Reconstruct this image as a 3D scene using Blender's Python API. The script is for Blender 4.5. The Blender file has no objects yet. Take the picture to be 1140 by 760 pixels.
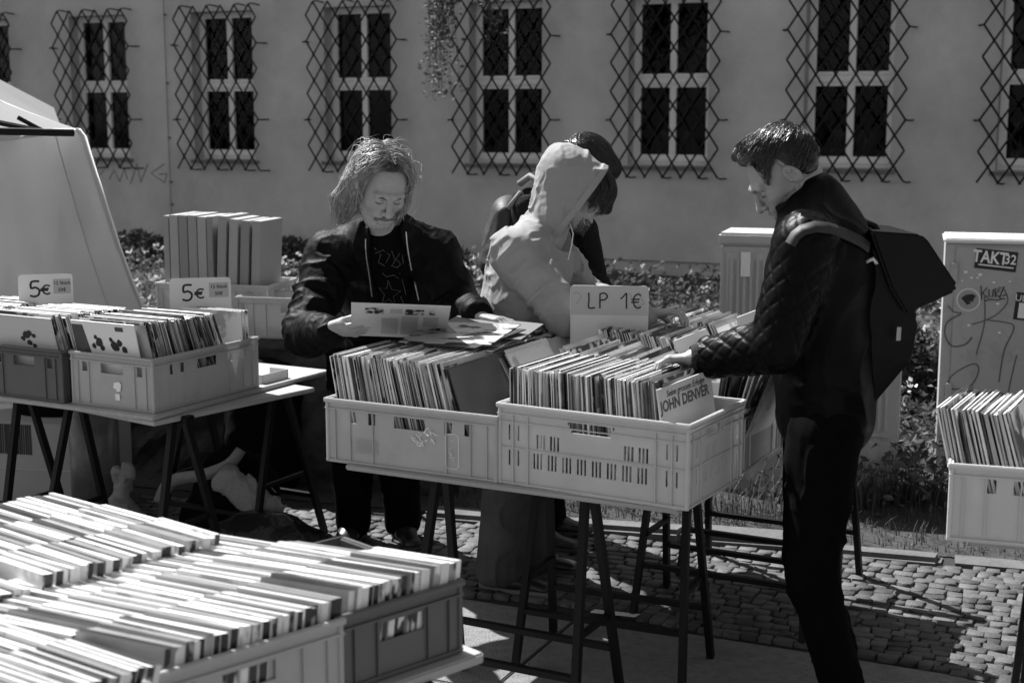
import bpy, bmesh, math, random
import numpy as np
from mathutils import Vector, Matrix, Quaternion
random.seed(7); RNG = np.random.default_rng(11)
R = math.radians
S = bpy.context.scene
C = S.collection
# ------------------------------------------------------------------ camera
F_PX, CAM_H, PITCH = 1583.0, 1.80, R(8.97)
cam_d = bpy.data.cameras.new('camera'); cam = bpy.data.objects.new('camera', cam_d); C.objects.link(cam)
cam.location = (0, 0, CAM_H); cam.rotation_euler = (R(90) - PITCH, 0, 0)
cam_d.sensor_width = 36; cam_d.lens = 36 * F_PX / 1140
cam_d.clip_end = 2000; cam_d.clip_start = .05
cam_d.dof.use_dof = True; cam_d.dof.focus_distance = 4.75; cam_d.dof.aperture_fstop = 4.5
S.camera = cam

def ray(px, py):
    x = (px - 570) / F_PX; y = -(py - 380) / F_PX
    return Vector((x, math.cos(PITCH) + y * math.sin(PITCH), -math.sin(PITCH) + y * math.cos(PITCH)))
def at(px, py, Y):                       # the point at distance Y seen at photo position px, py
    d = ray(px, py); return Vector((0, 0, CAM_H)) + d * (Y / d.y)
def atz(px, py, z):
    d = ray(px, py); return Vector((0, 0, CAM_H)) + d * ((z - CAM_H) / d.z)

# ------------------------------------------------------------------ materials (the photograph is black and white: greys only)
MATS = {}
def mat(name, v, rough=.6, var=0., scale=8., bump=0., bscale=60., spec=.5, transl=0., metal=0., stretch=(1, 1, 1), dirt=0., dscale=3.):
    if name in MATS: return MATS[name]
    m = bpy.data.materials.new(name); MATS[name] = m; m.use_nodes = True
    nt = m.node_tree; N = nt.nodes; L = nt.links
    b = N['Principled BSDF']; out = N['Material Output']
    b.inputs['Base Color'].default_value = (v, v, v, 1); b.inputs['Roughness'].default_value = rough
    b.inputs['Specular IOR Level'].default_value = spec; b.inputs['Metallic'].default_value = metal
    col = None
    if var or bump or dirt:
        tc = N.new('ShaderNodeTexCoord'); mp = N.new('ShaderNodeMapping'); mp.inputs['Scale'].default_value = stretch
        L.new(tc.outputs['Object'], mp.inputs['Vector'])
    if var or dirt:
        n = N.new('ShaderNodeTexNoise'); n.inputs['Scale'].default_value = scale; n.inputs['Detail'].default_value = 6; n.inputs['Roughness'].default_value = .65
        L.new(mp.outputs[0], n.inputs['Vector'])
        r = N.new('ShaderNodeMapRange'); r.inputs['From Min'].default_value = .25; r.inputs['From Max'].default_value = .75
        r.inputs['To Min'].default_value = v * (1 - var); r.inputs['To Max'].default_value = v * (1 + var)
        L.new(n.outputs['Fac'], r.inputs['Value']); col = r.outputs[0]
        if dirt:
            n2 = N.new('ShaderNodeTexNoise'); n2.inputs['Scale'].default_value = dscale; n2.inputs['Detail'].default_value = 8; n2.inputs['Roughness'].default_value = .7
            L.new(mp.outputs[0], n2.inputs['Vector'])
            r2 = N.new('ShaderNodeMapRange'); r2.inputs['From Min'].default_value = .52; r2.inputs['From Max'].default_value = .7
            r2.inputs['To Min'].default_value = 1; r2.inputs['To Max'].default_value = 1 - dirt
            L.new(n2.outputs['Fac'], r2.inputs['Value'])
            mm = N.new('ShaderNodeMath'); mm.operation = 'MULTIPLY'; L.new(col, mm.inputs[0]); L.new(r2.outputs[0], mm.inputs[1]); col = mm.outputs[0]
        L.new(col, b.inputs['Base Color'])
    if bump:
        n = N.new('ShaderNodeTexNoise'); n.inputs['Scale'].default_value = bscale; n.inputs['Detail'].default_value = 5
        L.new(mp.outputs[0], n.inputs['Vector'])
        bp = N.new('ShaderNodeBump'); bp.inputs['Strength'].default_value = min(1, bump); bp.inputs['Distance'].default_value = .01 * max(1, bump)
        L.new(n.outputs['Fac'], bp.inputs['Height']); L.new(bp.outputs[0], b.inputs['Normal'])
    if transl:
        t = N.new('ShaderNodeBsdfTranslucent'); t.inputs['Color'].default_value = (v, v, v, 1)
        mx = N.new('ShaderNodeMixShader'); mx.inputs[0].default_value = transl
        L.new(b.outputs[0], mx.inputs[1]); L.new(t.outputs[0], mx.inputs[2]); L.new(mx.outputs[0], out.inputs['Surface'])
        if col is not None: L.new(col, t.inputs['Color'])
    return m
def art(name, lo, hi, scale=20., thr=.5, rough=.45, stretch=(1, 1, 1), soft=.04):   # printed cover: blocks and blotches of two greys
    if name in MATS: return MATS[name]
    m = bpy.data.materials.new(name); MATS[name] = m; m.use_nodes = True
    nt = m.node_tree; N = nt.nodes; L = nt.links; b = N['Principled BSDF']; b.inputs['Roughness'].default_value = rough
    tc = N.new('ShaderNodeTexCoord'); mp = N.new('ShaderNodeMapping'); mp.inputs['Scale'].default_value = stretch
    oi = N.new('ShaderNodeObjectInfo'); ad = N.new('ShaderNodeVectorMath'); ad.operation = 'ADD'
    sc = N.new('ShaderNodeVectorMath'); sc.operation = 'SCALE'; cb = N.new('ShaderNodeCombineXYZ')
    for i in range(3): L.new(oi.outputs['Random'], cb.inputs[i])
    L.new(cb.outputs[0], sc.inputs[0]); sc.inputs['Scale'].default_value = 37.
    L.new(tc.outputs['Object'], ad.inputs[0]); L.new(sc.outputs[0], ad.inputs[1]); L.new(ad.outputs[0], mp.inputs['Vector'])
    n = N.new('ShaderNodeTexNoise'); n.inputs['Scale'].default_value = scale; n.inputs['Detail'].default_value = 4; L.new(mp.outputs[0], n.inputs['Vector'])
    r = N.new('ShaderNodeMapRange'); r.inputs['From Min'].default_value = thr - soft; r.inputs['From Max'].default_value = thr + soft
    r.inputs['To Min'].default_value = lo; r.inputs['To Max'].default_value = hi
    L.new(n.outputs['Fac'], r.inputs['Value']); L.new(r.outputs[0], b.inputs['Base Color'])
    return m

# ------------------------------------------------------------------ objects
def tag(o, label=None, cat=None, group=None, kind=None):
    if label: o['label'] = label
    if cat: o['category'] = cat
    if group: o['group'] = group
    if kind: o['kind'] = kind
    return o
def empty(name, loc=(0, 0, 0), rz=0., label=None, cat=None, group=None):
    o = bpy.data.objects.new(name, None); C.objects.link(o); o.location = loc; o.rotation_euler = (0, 0, rz); o.empty_display_size = .1
    return tag(o, label, cat, group)
def link(name, me, parent=None, loc=None, rz=None):
    o = bpy.data.objects.new(name, me); C.objects.link(o)
    if parent: o.parent = parent
    if loc is not None: o.location = loc
    if rz is not None: o.rotation_euler = (0, 0, rz)
    return o
class MB:
    """collects quads / boxes / tubes and makes one mesh"""
    def __init__(s): s.v = []; s.f = []; s.m = []; s.cur = 0
    def poly(s, pts):
        b = len(s.v); s.v += [tuple(p) for p in pts]; s.f.append(tuple(range(b, b + len(pts)))); s.m.append(s.cur)
    def hexa(s, p):   # 8 corners: bottom 4 ccw, top 4 ccw
        b = len(s.v); s.v += [tuple(q) for q in p]
        for f in ((3, 2, 1, 0), (4, 5, 6, 7), (0, 1, 5, 4), (1, 2, 6, 5), (2, 3, 7, 6), (3, 0, 4, 7)):
            s.f.append(tuple(b + i for i in f)); s.m.append(s.cur)
    def box(s, x0, x1, y0, y1, z0, z1):
        s.hexa([(x0, y0, z0), (x1, y0, z0), (x1, y1, z0), (x0, y1, z0), (x0, y0, z1), (x1, y0, z1), (x1, y1, z1), (x0, y1, z1)])
    def obox(s, o, a, b, c):    # origin and three edge vectors
        o, a, b, c = map(Vector, (o, a, b, c)); s.hexa([o, o + a, o + a + b, o + b, o + c, o + a + c, o + a + b + c, o + b + c])
    def tube(s, pts, r, n=8, cap=True):
        pts = [Vector(p) for p in pts]; rs = r if isinstance(r, (list, tuple)) else [r] * len(pts)
        base = len(s.v); up = None
        for i, p in enumerate(pts):
            t = (pts[min(i + 1, len(pts) - 1)] - pts[max(i - 1, 0)]).normalized()
            if up is None: up = t.orthogonal().normalized()
            up = (up - t * up.dot(t)).normalized(); sd = t.cross(up)
            for k in range(n):
                a = 2 * math.pi * k / n; s.v.append(tuple(p + (up * math.cos(a) + sd * math.sin(a)) * rs[i]))
        for i in range(len(pts) - 1):
            for k in range(n):
                a = base + i * n + k; b = base + i * n + (k + 1) % n
                s.f.append((a, b, b + n, a + n)); s.m.append(s.cur)
        if cap:
            s.f.append(tuple(base + k for k in reversed(range(n)))); s.m.append(s.cur)
            e = base + (len(pts) - 1) * n; s.f.append(tuple(e + k for k in range(n))); s.m.append(s.cur)
    def bar(s, a, b, w, d, ref=(0, 0, 1)):   # rectangular bar from a to b
        a, b = Vector(a), Vector(b); t = (b - a).normalized(); u = t.cross(Vector(ref))
        if u.length < 1e-4: u = t.orthogonal()
        u.normalize(); v = t.cross(u); o = a - u * w / 2 - v * d / 2
        s.obox(o, u * w, v * d, b - a)
    def panel(s, o, ds, dt, n, w, h, th, holes=()):   # a wall with rectangular holes
        o, ds, dt, n = Vector(o), Vector(ds), Vector(dt), Vector(n)
        xs = sorted({0, w, *[q for H in holes for q in (H[0], H[1])]}); ys = sorted({0, h, *[q for H in holes for q in (H[2], H[3])]})
        nx, ny = len(xs) - 1, len(ys) - 1
        def solid(i, j):
            if i < 0 or j < 0 or i >= nx or j >= ny: return False
            cx, cy = (xs[i] + xs[i + 1]) / 2, (ys[j] + ys[j + 1]) / 2
            return not any(H[0] < cx < H[1] and H[2] < cy < H[3] for H in holes)
        P = lambda x, y, z: o + ds * x + dt * y + n * z
        for i in range(nx):
            for j in range(ny):
                if not solid(i, j): continue
                x0, x1, y0, y1 = xs[i], xs[i + 1], ys[j], ys[j + 1]
                s.poly([P(x0, y0, 0), P(x1, y0, 0), P(x1, y1, 0), P(x0, y1, 0)]); s.poly([P(x0, y1, -th), P(x1, y1, -th), P(x1, y0, -th), P(x0, y0, -th)])
                if not solid(i - 1, j): s.poly([P(x0, y0, 0), P(x0, y1, 0), P(x0, y1, -th), P(x0, y0, -th)])
                if not solid(i + 1, j): s.poly([P(x1, y1, 0), P(x1, y0, 0), P(x1, y0, -th), P(x1, y1, -th)])
                if not solid(i, j - 1): s.poly([P(x1, y0, 0), P(x0, y0, 0), P(x0, y0, -th), P(x1, y0, -th)])
                if not solid(i, j + 1): s.poly([P(x0, y1, 0), P(x1, y1, 0), P(x1, y1, -th), P(x0, y1, -th)])
    def mesh(s, name, mats, smooth=False):
        me = bpy.data.meshes.new(name); me.from_pydata(s.v, [], s.f)
        for m in (mats if isinstance(mats, (list, tuple)) else [mats]): me.materials.append(m)
        me.polygons.foreach_set('material_index', s.m)
        if smooth: me.polygons.foreach_set('use_smooth', [True] * len(s.f))
        me.update(); return me
    def build(s, name, mats, parent=None, smooth=False, loc=None, rz=None, bevel=0.):
        o = link(name, s.mesh(name, mats, smooth), parent, loc, rz)
        if bevel:
            bm = bmesh.new(); bm.from_mesh(o.data); bmesh.ops.remove_doubles(bm, verts=bm.verts, dist=1e-5)
            es = [e for e in bm.edges if len(e.link_faces) == 2 and e.calc_face_angle(0) > .5]
            bmesh.ops.bevel(bm, geom=es, offset=bevel, segments=2, affect='EDGES', clamp_overlap=True)
            bm.to_mesh(o.data); bm.free()
        return o
def np_mesh(name, v, f, m, smooth=True):
    me = bpy.data.meshes.new(name); v = np.asarray(v, np.float32); f = np.asarray(f, np.int32); k = f.shape[1]
    me.vertices.add(len(v)); me.vertices.foreach_set('co', v.ravel()); me.loops.add(f.size); me.loops.foreach_set('vertex_index', f.ravel())
    me.polygons.add(len(f)); me.polygons.foreach_set('loop_start', np.arange(0, f.size, k, dtype=np.int32))
    try: me.polygons.foreach_set('loop_total', np.full(len(f), k, np.int32))
    except Exception: pass
    me.polygons.foreach_set('use_smooth', np.full(len(f), smooth)); me.materials.append(m); me.update(calc_edges=True); return me
def text_mesh(txt, size, m, depth=.0008, shear=0., bold=0.):
    cu = bpy.data.curves.new('lettering', 'FONT'); cu.body = txt; cu.size = size; cu.extrude = depth; cu.align_x = 'CENTER'; cu.align_y = 'CENTER'; cu.shear = shear; cu.offset = bold
    cu.resolution_u = 3
    o = bpy.data.objects.new('tmp', cu); C.objects.link(o)
    me = bpy.data.meshes.new_from_object(o.evaluated_get(bpy.context.evaluated_depsgraph_get())); bpy.data.objects.remove(o)
    me.materials.clear(); me.materials.append(m); me.name = 'lettering'; return me
def xyz_mat(o, x, y, z):   # matrix from origin and three axes
    M = Matrix.Identity(4)
    for i, a in enumerate((x, y, z)):
        for j in range(3): M[j][i] = a[j]
    for j in range(3): M[j][3] = o[j]
    return M
def bake(me, M):
    me.transform(M); return me

# ------------------------------------------------------------------ light
SUN_DIR = Vector((-.717, .697, 1.32)).normalized()      # towards the sun
el = math.asin(SUN_DIR.z); azi = math.atan2(SUN_DIR.x, SUN_DIR.y)
w = bpy.data.worlds.new('World'); S.world = w; w.use_nodes = True
N = w.node_tree.nodes; L = w.node_tree.links; bg = N['Background']
sky = N.new('ShaderNodeTexSky'); sky.sky_type = 'NISHITA'; sky.sun_disc = False; sky.sun_elevation = el; sky.sun_rotation = azi
bw = N.new('ShaderNodeRGBToBW'); L.new(sky.outputs[0], bw.inputs[0]); L.new(bw.outputs[0], bg.inputs['Color']); bg.inputs['Strength'].default_value = .080
sd = bpy.data.lights.new('sun', 'SUN'); sd.energy = 5.0; sd.angle = R(.55); sd.color = (1, 1, 1)
sun = bpy.data.objects.new('sun', sd); C.objects.link(sun); sun.rotation_euler = SUN_DIR.to_track_quat('Z', 'Y').to_euler(); sun.location = SUN_DIR * 30
S.view_settings.view_transform = 'Standard'; S.view_settings.look = 'None'; S.view_settings.exposure = 1.08; S.view_settings.gamma = 1
S.render.engine = 'CYCLES'; S.cycles.max_bounces = 6; S.cycles.diffuse_bounces = 3; S.cycles.transparent_max_bounces = 12
S.cycles.use_denoising = True
# ================================================================== the setting
M_soil = mat('soil', .035, .95, .5, 9, .8, 40)
M_wall = mat('wall_render', .49, .9, .2, 1.3, .6, 70, spec=.2, dirt=.16, dscale=.8)
M_black = mat('black_iron', .006, .6, spec=.2)
M_frame = mat('window_paint', .82, .5, .1, 5)
M_kerb = mat('kerb_stone', .10, .85, .3, 7, .5, 50, dirt=.3)
M_cob = mat('cobble_stone', .068, .72, .45, 11, .35, 90, dirt=.3, dscale=6)
M_slab = mat('slab_concrete', .19, .88, .3, 28, .9, 150, dirt=.35, dscale=3.5)
M_joint = mat('joint_sand', .02, .95, .4, 30, .5, 80)

m = MB(); m.poly([(-400, -60, -.005), (400, -60, -.005), (400, 600, -.005), (-400, 600, -.005)])
tag(m.build('ground', M_joint), kind='structure')

D1 = Vector((.955, -.297, 0)).normalized(); K0 = Vector((1.1, 5.78, 0)); DN = Vector((.297, .955, 0)).normalized()   # kerb direction, point, way back
def kerb_off(x, y): return (x - K0.x) * DN.x + (y - K0.y) * DN.y
SL0 = Vector((-.22, 5.19, 0)); SD = Vector((.909, -.416, 0)); SN = Vector((.416, .909, 0))
def slab_off(x, y): return (x - SL0.x) * SN.x + (y - SL0.y) * SN.y
# cobbles: one domed, uneven stone each, rows a little curved
def cobbles():
    V, Fa = [], []
    s = .058; base = 0
    for r in range(0, 94):
        off = .01 + r * s * .9
        t = -5.2 + random.random() * .1
        while t < 4.4:
            wv = s * random.uniform(.8, 1.45); bend = .05 * math.sin(t * 2.3) + .03 * math.sin(t * 5.1 + r * .3)
            def P(a, b, z):
                q = SL0 + SD * (t + a * wv) + SN * (off + b * s * .9 + bend)
                return (q.x, q.y, z)
            cx, cy, _ = P(.5, .5, 0)
            if kerb_off(cx, cy) < -.035 and cy < 9 and (cx > -4.2):
                j = lambda: random.uniform(-.09, .09)
                z = random.uniform(-.004, .006)
                cs = [(.03 + j(), .05 + j()), (.97 + j(), .05 + j()), (.97 + j(), .95 + j()), (.03 + j(), .95 + j())]
                ring0 = [P(a, b, -.015) for a, b in cs]
                ring1 = [P(.5 + (a - .5) * .97, .5 + (b - .5) * .97, .006 + z) for a, b in cs]
                ring2 = [P(.5 + (a - .5) * .86, .5 + (b - .5) * .86, .0095 + z + random.uniform(-.003, .003)) for a, b in cs]
                V += ring0 + ring1 + ring2
                for k in range(4):
                    n = (k + 1) % 4
                    Fa.append((base + k, base + n, base + 4 + n, base + 4 + k)); Fa.append((base + 4 + k, base + 4 + n, base + 8 + n, base + 8 + k))
                Fa.append((base + 8, base + 9, base + 10, base + 11)); base += 12
            t += wv
    return link('cobble_pavement', np_mesh('cobble_pavement', V, Fa, M_cob, True))
o = cobbles(); tag(o, kind='structure')
nt = M_cob.node_tree; b_ = nt.nodes['Principled BSDF']; ge = nt.nodes.new('ShaderNodeNewGeometry'); mr = nt.nodes.new('ShaderNodeMapRange'); mr.inputs['To Min'].default_value = .45; mr.inputs['To Max'].default_value = 1.5
mu = nt.nodes.new('ShaderNodeMath'); mu.operation = 'MULTIPLY'; src = b_.inputs['Base Color'].links[0].from_socket
nt.links.new(ge.outputs['Random Per Island'], mr.inputs['Value']); nt.links.new(mr.outputs[0], mu.inputs[0]); nt.links.new(src, mu.inputs[1]); nt.links.new(mu.outputs[0], b_.inputs['Base Color'])
m = MB()     # slabs nearer than the cobbles
for i in range(-4, 6):
    for j in range(0, 7):
        a = SL0 + SD * (i * 1.0 + .52 - (.37 if j % 2 else 0)) - SN * (.012 + j * .75)
        z = random.uniform(-.003, .003) + .004
        m.obox((a.x, a.y, -.03), SD * .99, -SN * .74, (0, 0, .03 + z))
tag(m.build('slab_pavement', M_slab, bevel=.004), kind='structure')
m = MB(); t = -.98 * 1.6   # kerb stones
m2 = []
for i in range(20):
    ln = random.uniform(.32, .75)
    a = K0 + D1 * t - DN * .02
    if t + ln < 6:
        z = .030 + random.uniform(-.02, .018); sk = random.uniform(-.025, .03)
        jt = lambda: D1 * random.uniform(-.02, .02) + DN * random.uniform(-.018, .018) + Vector((0, 0, random.uniform(-.010, .006)))
        o_ = Vector((a.x, a.y, -.05)); A_ = D1 * (ln - .03); B_ = DN * random.uniform(.12, .17); up_ = Vector((0, 0, .05 + z))
        m.hexa([o_, o_ + A_, o_ + A_ + B_, o_ + B_, o_ + up_ + jt(), o_ + A_ + up_ + jt(), o_ + A_ + B_ + up_ + jt(), o_ + B_ + up_ + jt()])
    t += ln
ko = m.build('kerb', M_kerb, bevel=.02); tag(ko, kind='structure')
# planting bed rising towards the building
def bed_z(x, y):
    k = max(0, kerb_off(x, y) - .12); return .01 + min(k, 7) * .022 + .02 * math.sin(x * 3.1 + y * 2) * min(1, k)
V, Fa = [], []
nx, ny = 60, 30
for j in range(ny + 1):
    for i in range(nx + 1):
        q = K0 + D1 * (-11 + i * .4) + DN * (.12 + j * .36); V.append((q.x, q.y, bed_z(q.x, q.y) if j else .0))
for j in range(ny):
    for i in range(nx):
        a = j * (nx + 1) + i; Fa.append((a, a + 1, a + nx + 2, a + nx + 1))
tag(link('planting_bed', np_mesh('planting_bed', V, Fa, M_soil)), kind='structure')

# ------------------------------------------------------------------ the building
WD = Vector((.9135, -.4067, 0)); WN = Vector((-.4067, -.9135, 0)); W0 = Vector((-.07, 15.55, 0))
SP = 1.83
bld = empty('building', W0, 0, 'long rendered grey building with diamond grilles over its windows', 'building')
KS = list(range(-6, 6))
s0, s1, HT = -6 * SP - 1.1, 5 * SP + 1.3, 6.2
WZ0, WZ1, WW = 1.30, 3.02, .86
m = MB(); o0 = WD * s0
m.panel(o0 + Vector((0, 0, .31)), WD, (0, 0, 1), WN, s1 - s0, HT - .31, .30, [(k * SP - WW / 2 - s0, k * SP + WW / 2 - s0, WZ0 - .31, WZ1 - .31) for k in KS])
m.build('wall', M_wall, bld)
m = MB(); m.obox(WD * s0 - WN * .3 + Vector((0, 0, -.1)), WD * (s1 - s0), WN * .275, (0, 0, .40)); m.build('plinth', M_wall, bld)
m = MB(); m.obox(WD * s0 - WN * 4 + Vector((0, 0, HT)), WD * (s1 - s0), WN * 4.25, (0, 0, .16)); m.build('roof', mat('roof_felt', .08, .9), bld)
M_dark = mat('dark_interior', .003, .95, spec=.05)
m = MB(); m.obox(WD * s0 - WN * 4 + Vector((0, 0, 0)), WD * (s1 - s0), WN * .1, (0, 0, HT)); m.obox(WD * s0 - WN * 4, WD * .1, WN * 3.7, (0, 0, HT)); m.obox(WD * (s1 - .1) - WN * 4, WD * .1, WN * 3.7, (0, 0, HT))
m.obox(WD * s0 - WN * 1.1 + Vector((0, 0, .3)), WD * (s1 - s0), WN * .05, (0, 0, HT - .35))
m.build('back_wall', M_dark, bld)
# glass
mg = bpy.data.materials.new('window_glass'); mg.use_nodes = True; n_ = mg.node_tree.nodes; l_ = mg.node_tree.links
tr = n_.new('ShaderNodeBsdfTransparent'); tr.inputs['Color'].default_value = (.55, .55, .55, 1); gl = n_.new('ShaderNodeBsdfGlossy'); gl.inputs['Roughness'].default_value = .03; gl.inputs['Color'].default_value = (.24, .24, .24, 1)
fr = n_.new('ShaderNodeFresnel'); fr.inputs['IOR'].default_value = 1.45; mx = n_.new('ShaderNodeMixShader')
l_.new(fr.outputs[0], mx.inputs[0]); l_.new(tr.outputs[0], mx.inputs[1]); l_.new(gl.outputs[0], mx.inputs[2]); l_.new(mx.outputs[0], n_['Material Output'].inputs['Surface'])
M_sill = mat('sill_stone', .17, .8, .2, 20)
M_cloth = mat('curtain_cloth', .5, .9, .1, 20, transl=.2)
def grille(parent, cx):
    g = MB(); p, q = .0965, .145; off = WN * .14
    rnd = random.Random(int(cx * 100))
    z0 = 1.19
    for a in range(0, 12):
        for b in range(0, 13):
            if (a + b) % 2 == 0:
                A = (a, b); B = (a + 1, b + 1)
            else:
                A = (a + 1, b); B = (a, b + 1)
            P = lambda T: WD * (cx - 6 * p + T[0] * p) + off + Vector((0, 0, z0 + T[1] * q))
            g.tube([P(A), P(B)], .0105, 5)
            if (a + b) % 2 == 0 and 0 < a: 
                c = P(A); g.obox(c - WD * .014 - Vector((0, 0, .014)) + WN * .004, WD * .028, Vector((0, 0, .028)), WN * .008)
    for b, side in ((3, 1), (9, 1), (4, -1), (10, -1)):       # stays into the wall
        a = 12 if side > 0 else 0
        if (a + b) % 2: b += 1
        P0 = WD * (cx - 6 * p + a * p) + off + Vector((0, 0, z0 + b * q)); g.tube([P0, P0 + WD * side * .045 + Vector((0, 0, -.005)), P0 + WD * side * .05 - WN * .15], .009, 5)
    for a in (2, 6, 10, 12):
        P0 = WD * (cx - 6 * p + a * p) + off + Vector((0, 0, z0)); g.tube([P0, P0 + WD * .04 - Vector((0, 0, .012)), P0 + WD * .045 - WN * .15 - Vector((0, 0, .012))], .009, 5)
        P0 = WD * (cx - 6 * p + (a - (a % 2 == 0 and 1 or 0)) * p) + off + Vector((0, 0, z0 + 13 * q)); g.tube([P0, P0 + WD * .05 + Vector((0, 0, .01)), P0 + WD * .055 - WN * .15], .009, 5)
    return g.build('grille', M_black, parent)
for k in KS:
    cx = k * SP; win = MB(); dp = -WN * .17     # frame front is set back in the opening
    def fb(x0, x1, z0, z1, f=0., t=.06):
        win.obox(WD * (cx + x0) + dp + WN * f + Vector((0, 0, z0)), WD * (x1 - x0), -WN * t, (0, 0, z1 - z0))
    hw = WW / 2; zm = 2.17
    fb(-hw + .002, -hw + .075, WZ0 + .002, WZ1 - .002); fb(hw - .075, hw - .002, WZ0 + .002, WZ1 - .002)
    fb(-hw + .075, hw - .075, WZ0 + .002, WZ0 + .11); fb(-hw + .075, hw - .075, WZ1 - .07, WZ1 - .002)
    fb(-hw + .075, hw - .075, zm - .07, zm + .07); fb(-hw + .05, hw - .05, zm - .028, zm + .006, .022, .02); fb(-hw + .05, hw - .05, zm + .04, zm + .052, .016, .014)
    fb(-.034, .034, WZ0 + .11, zm - .07, .006, .05); fb(-.034, .034, zm + .07, WZ1 - .07, .006, .05)
    fb(-hw + .04, hw - .04, WZ0 + .04, WZ0 + .065, .024, .022)
    wo = win.build('window', M_frame, bld)
    pn = MB()
    for (x0, x1) in ((-hw + .075, -.034), (.034, hw - .075)):
        for (z0, z1) in ((WZ0 + .11, zm - .07), (zm + .07, WZ1 - .07)):
            pn.obox(WD * (cx + x0) + dp - WN * .03 + Vector((0, 0, z0)), WD * (x1 - x0), -WN * .004, (0, 0, z1 - z0))
    pn.build('pane', mg, wo)
    sl = MB(); sl.obox(WD * (cx - hw - .05) + WN * .03 + Vector((0, 0, WZ0 - .045)), WD * (WW + .1), -WN * .19, (0, 0, .04)); sl.build('sill', M_sill, wo)
    if k >= 0:      # short curtains standing behind the lower panes
        cu = MB()
        for side in (-1, 1):
            n = 14; x0 = .04 * side; x1 = (hw - .08) * side
            pts = []
            for i in range(n + 1):
                u = i / n; x = x0 + (x1 - x0) * u; h = .10 + (.16 + .03 * (k % 3)) * math.sin(math.pi * min(1, u * 1.25 + .1)) ** .8 if k != 3 else .12 + .25 * (i % 4 == 1) * .6
                pts.append((x, h, .02 * math.sin(u * 16)))
            for i in range(n):
                q = [WD * (cx + pts[a][0]) + dp - WN * (.10 + pts[a][2]) + Vector((0, 0, WZ0 + (.05 if b == 0 else .07 + pts[a][1]))) for a, b in ((i, 0), (i + 1, 0), (i + 1, 1), (i, 1))]
                cu.poly(q)
        cu.build('curtain', M_cloth, wo)
    grille(bld, cx)
cd = MB(); cx = -2.43 * SP    # lightning conductor with its clips
cd.tube([WD * cx + WN * .03, WD * cx + WN * .03 + Vector((0, 0, HT))], .005, 5)
for z in (.75, 1.02, 1.55, 2.2, 3.0, 3.9): cd.tube([WD * cx - WN * .01 + Vector((0, 0, z)), WD * cx + WN * .035 + Vector((0, 0, z))], .013, 6)
cd.build('lightning_conductor', mat('dull_metal', .11, .6), bld)
gf = MB(); gc = -2.75 * SP      # faint sprayed tag on the wall
def scr(pts, sx, sz, r=.006):
    gf.tube([WD * (gc + x * sx) + WN * .002 + Vector((0, 0, .98 + z * sz)) for x, z in pts], r, 4)
for off, pts in ((-.45, [(0, .2), (.1, .6), (.2, .1), (.3, .7), (.35, .2)]), (-.05, [(0, 0), (.15, .9), (.2, .1), (.35, .9)]), (.3, [(.3, .9), (.05, .5), (.3, .1), (.35, .5), (.2, .45)]), (-.8, [(0, .5), (.1, .8), (.15, .3), (.25, .6)])):
    scr([(x + off, z) for x, z in pts], .8, .28)
gf.build('graffiti', mat('faded_spray', .12, .9), bld)

# ------------------------------------------------------------------ low stone wall at the back left
M_stone = mat('old_stone', .05, .95, .5, 6, 1, 22, dirt=.5, dscale=5)
LW0 = K0 + D1 * (-1.52) + DN * .34
V, Fa = [], []
nS, nT = 90, 14
for j in range(nT + 1):
    for i in range(nS + 1):
        q = LW0 - D1 * (i * .05); z = .68 * j / nT
        bz = .012 * math.sin(i * .9 + j * 1.7) + random.uniform(-.006, .006)
        V.append((q.x + DN.x * bz, q.y + DN.y * bz, z))
b2 = len(V)
m = MB(); m.v = V
for j in range(nT):
    for i in range(nS):
        a = j * (nS + 1) + i; m.f.append((a + 1, a, a + nS + 1, a + nS + 2)); m.m.append(0)
q0 = LW0; q1 = LW0 - D1 * 4.5
m.poly([q0 + Vector((0, 0, .68)), q0 + DN * .32 + Vector((0, 0, .68)), q1 + DN * .32 + Vector((0, 0, .68)), q1 + Vector((0, 0, .68))])
m.poly([q0, q0 + DN * .32, q0 + DN * .32 + Vector((0, 0, .68)), q0 + Vector((0, 0, .68))]); m.poly([q0 + DN * .32, q1 + DN * .32, q1 + DN * .32 + Vector((0, 0, .68)), q0 + DN * .32 + Vector((0, 0, .68))])
m.poly([q1, q1 + Vector((0, 0, .68)), q1 + DN * .32 + Vector((0, 0, .68)), q1 + DN * .32])
cap = MB(); cap.obox(q0 - DN * .03 + D1 * .02 + Vector((0, 0, .682)), -D1 * 4.54, DN * .38, (0, 0, .05))
lw = empty('low_stone_wall', (0, 0, 0), 0, 'dark rough stone garden wall behind the left table', 'wall')
m.build('masonry', M_stone, lw, smooth=False); cap.build('coping', M_stone, lw, bevel=.01)
LWTOP = .732

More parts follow.
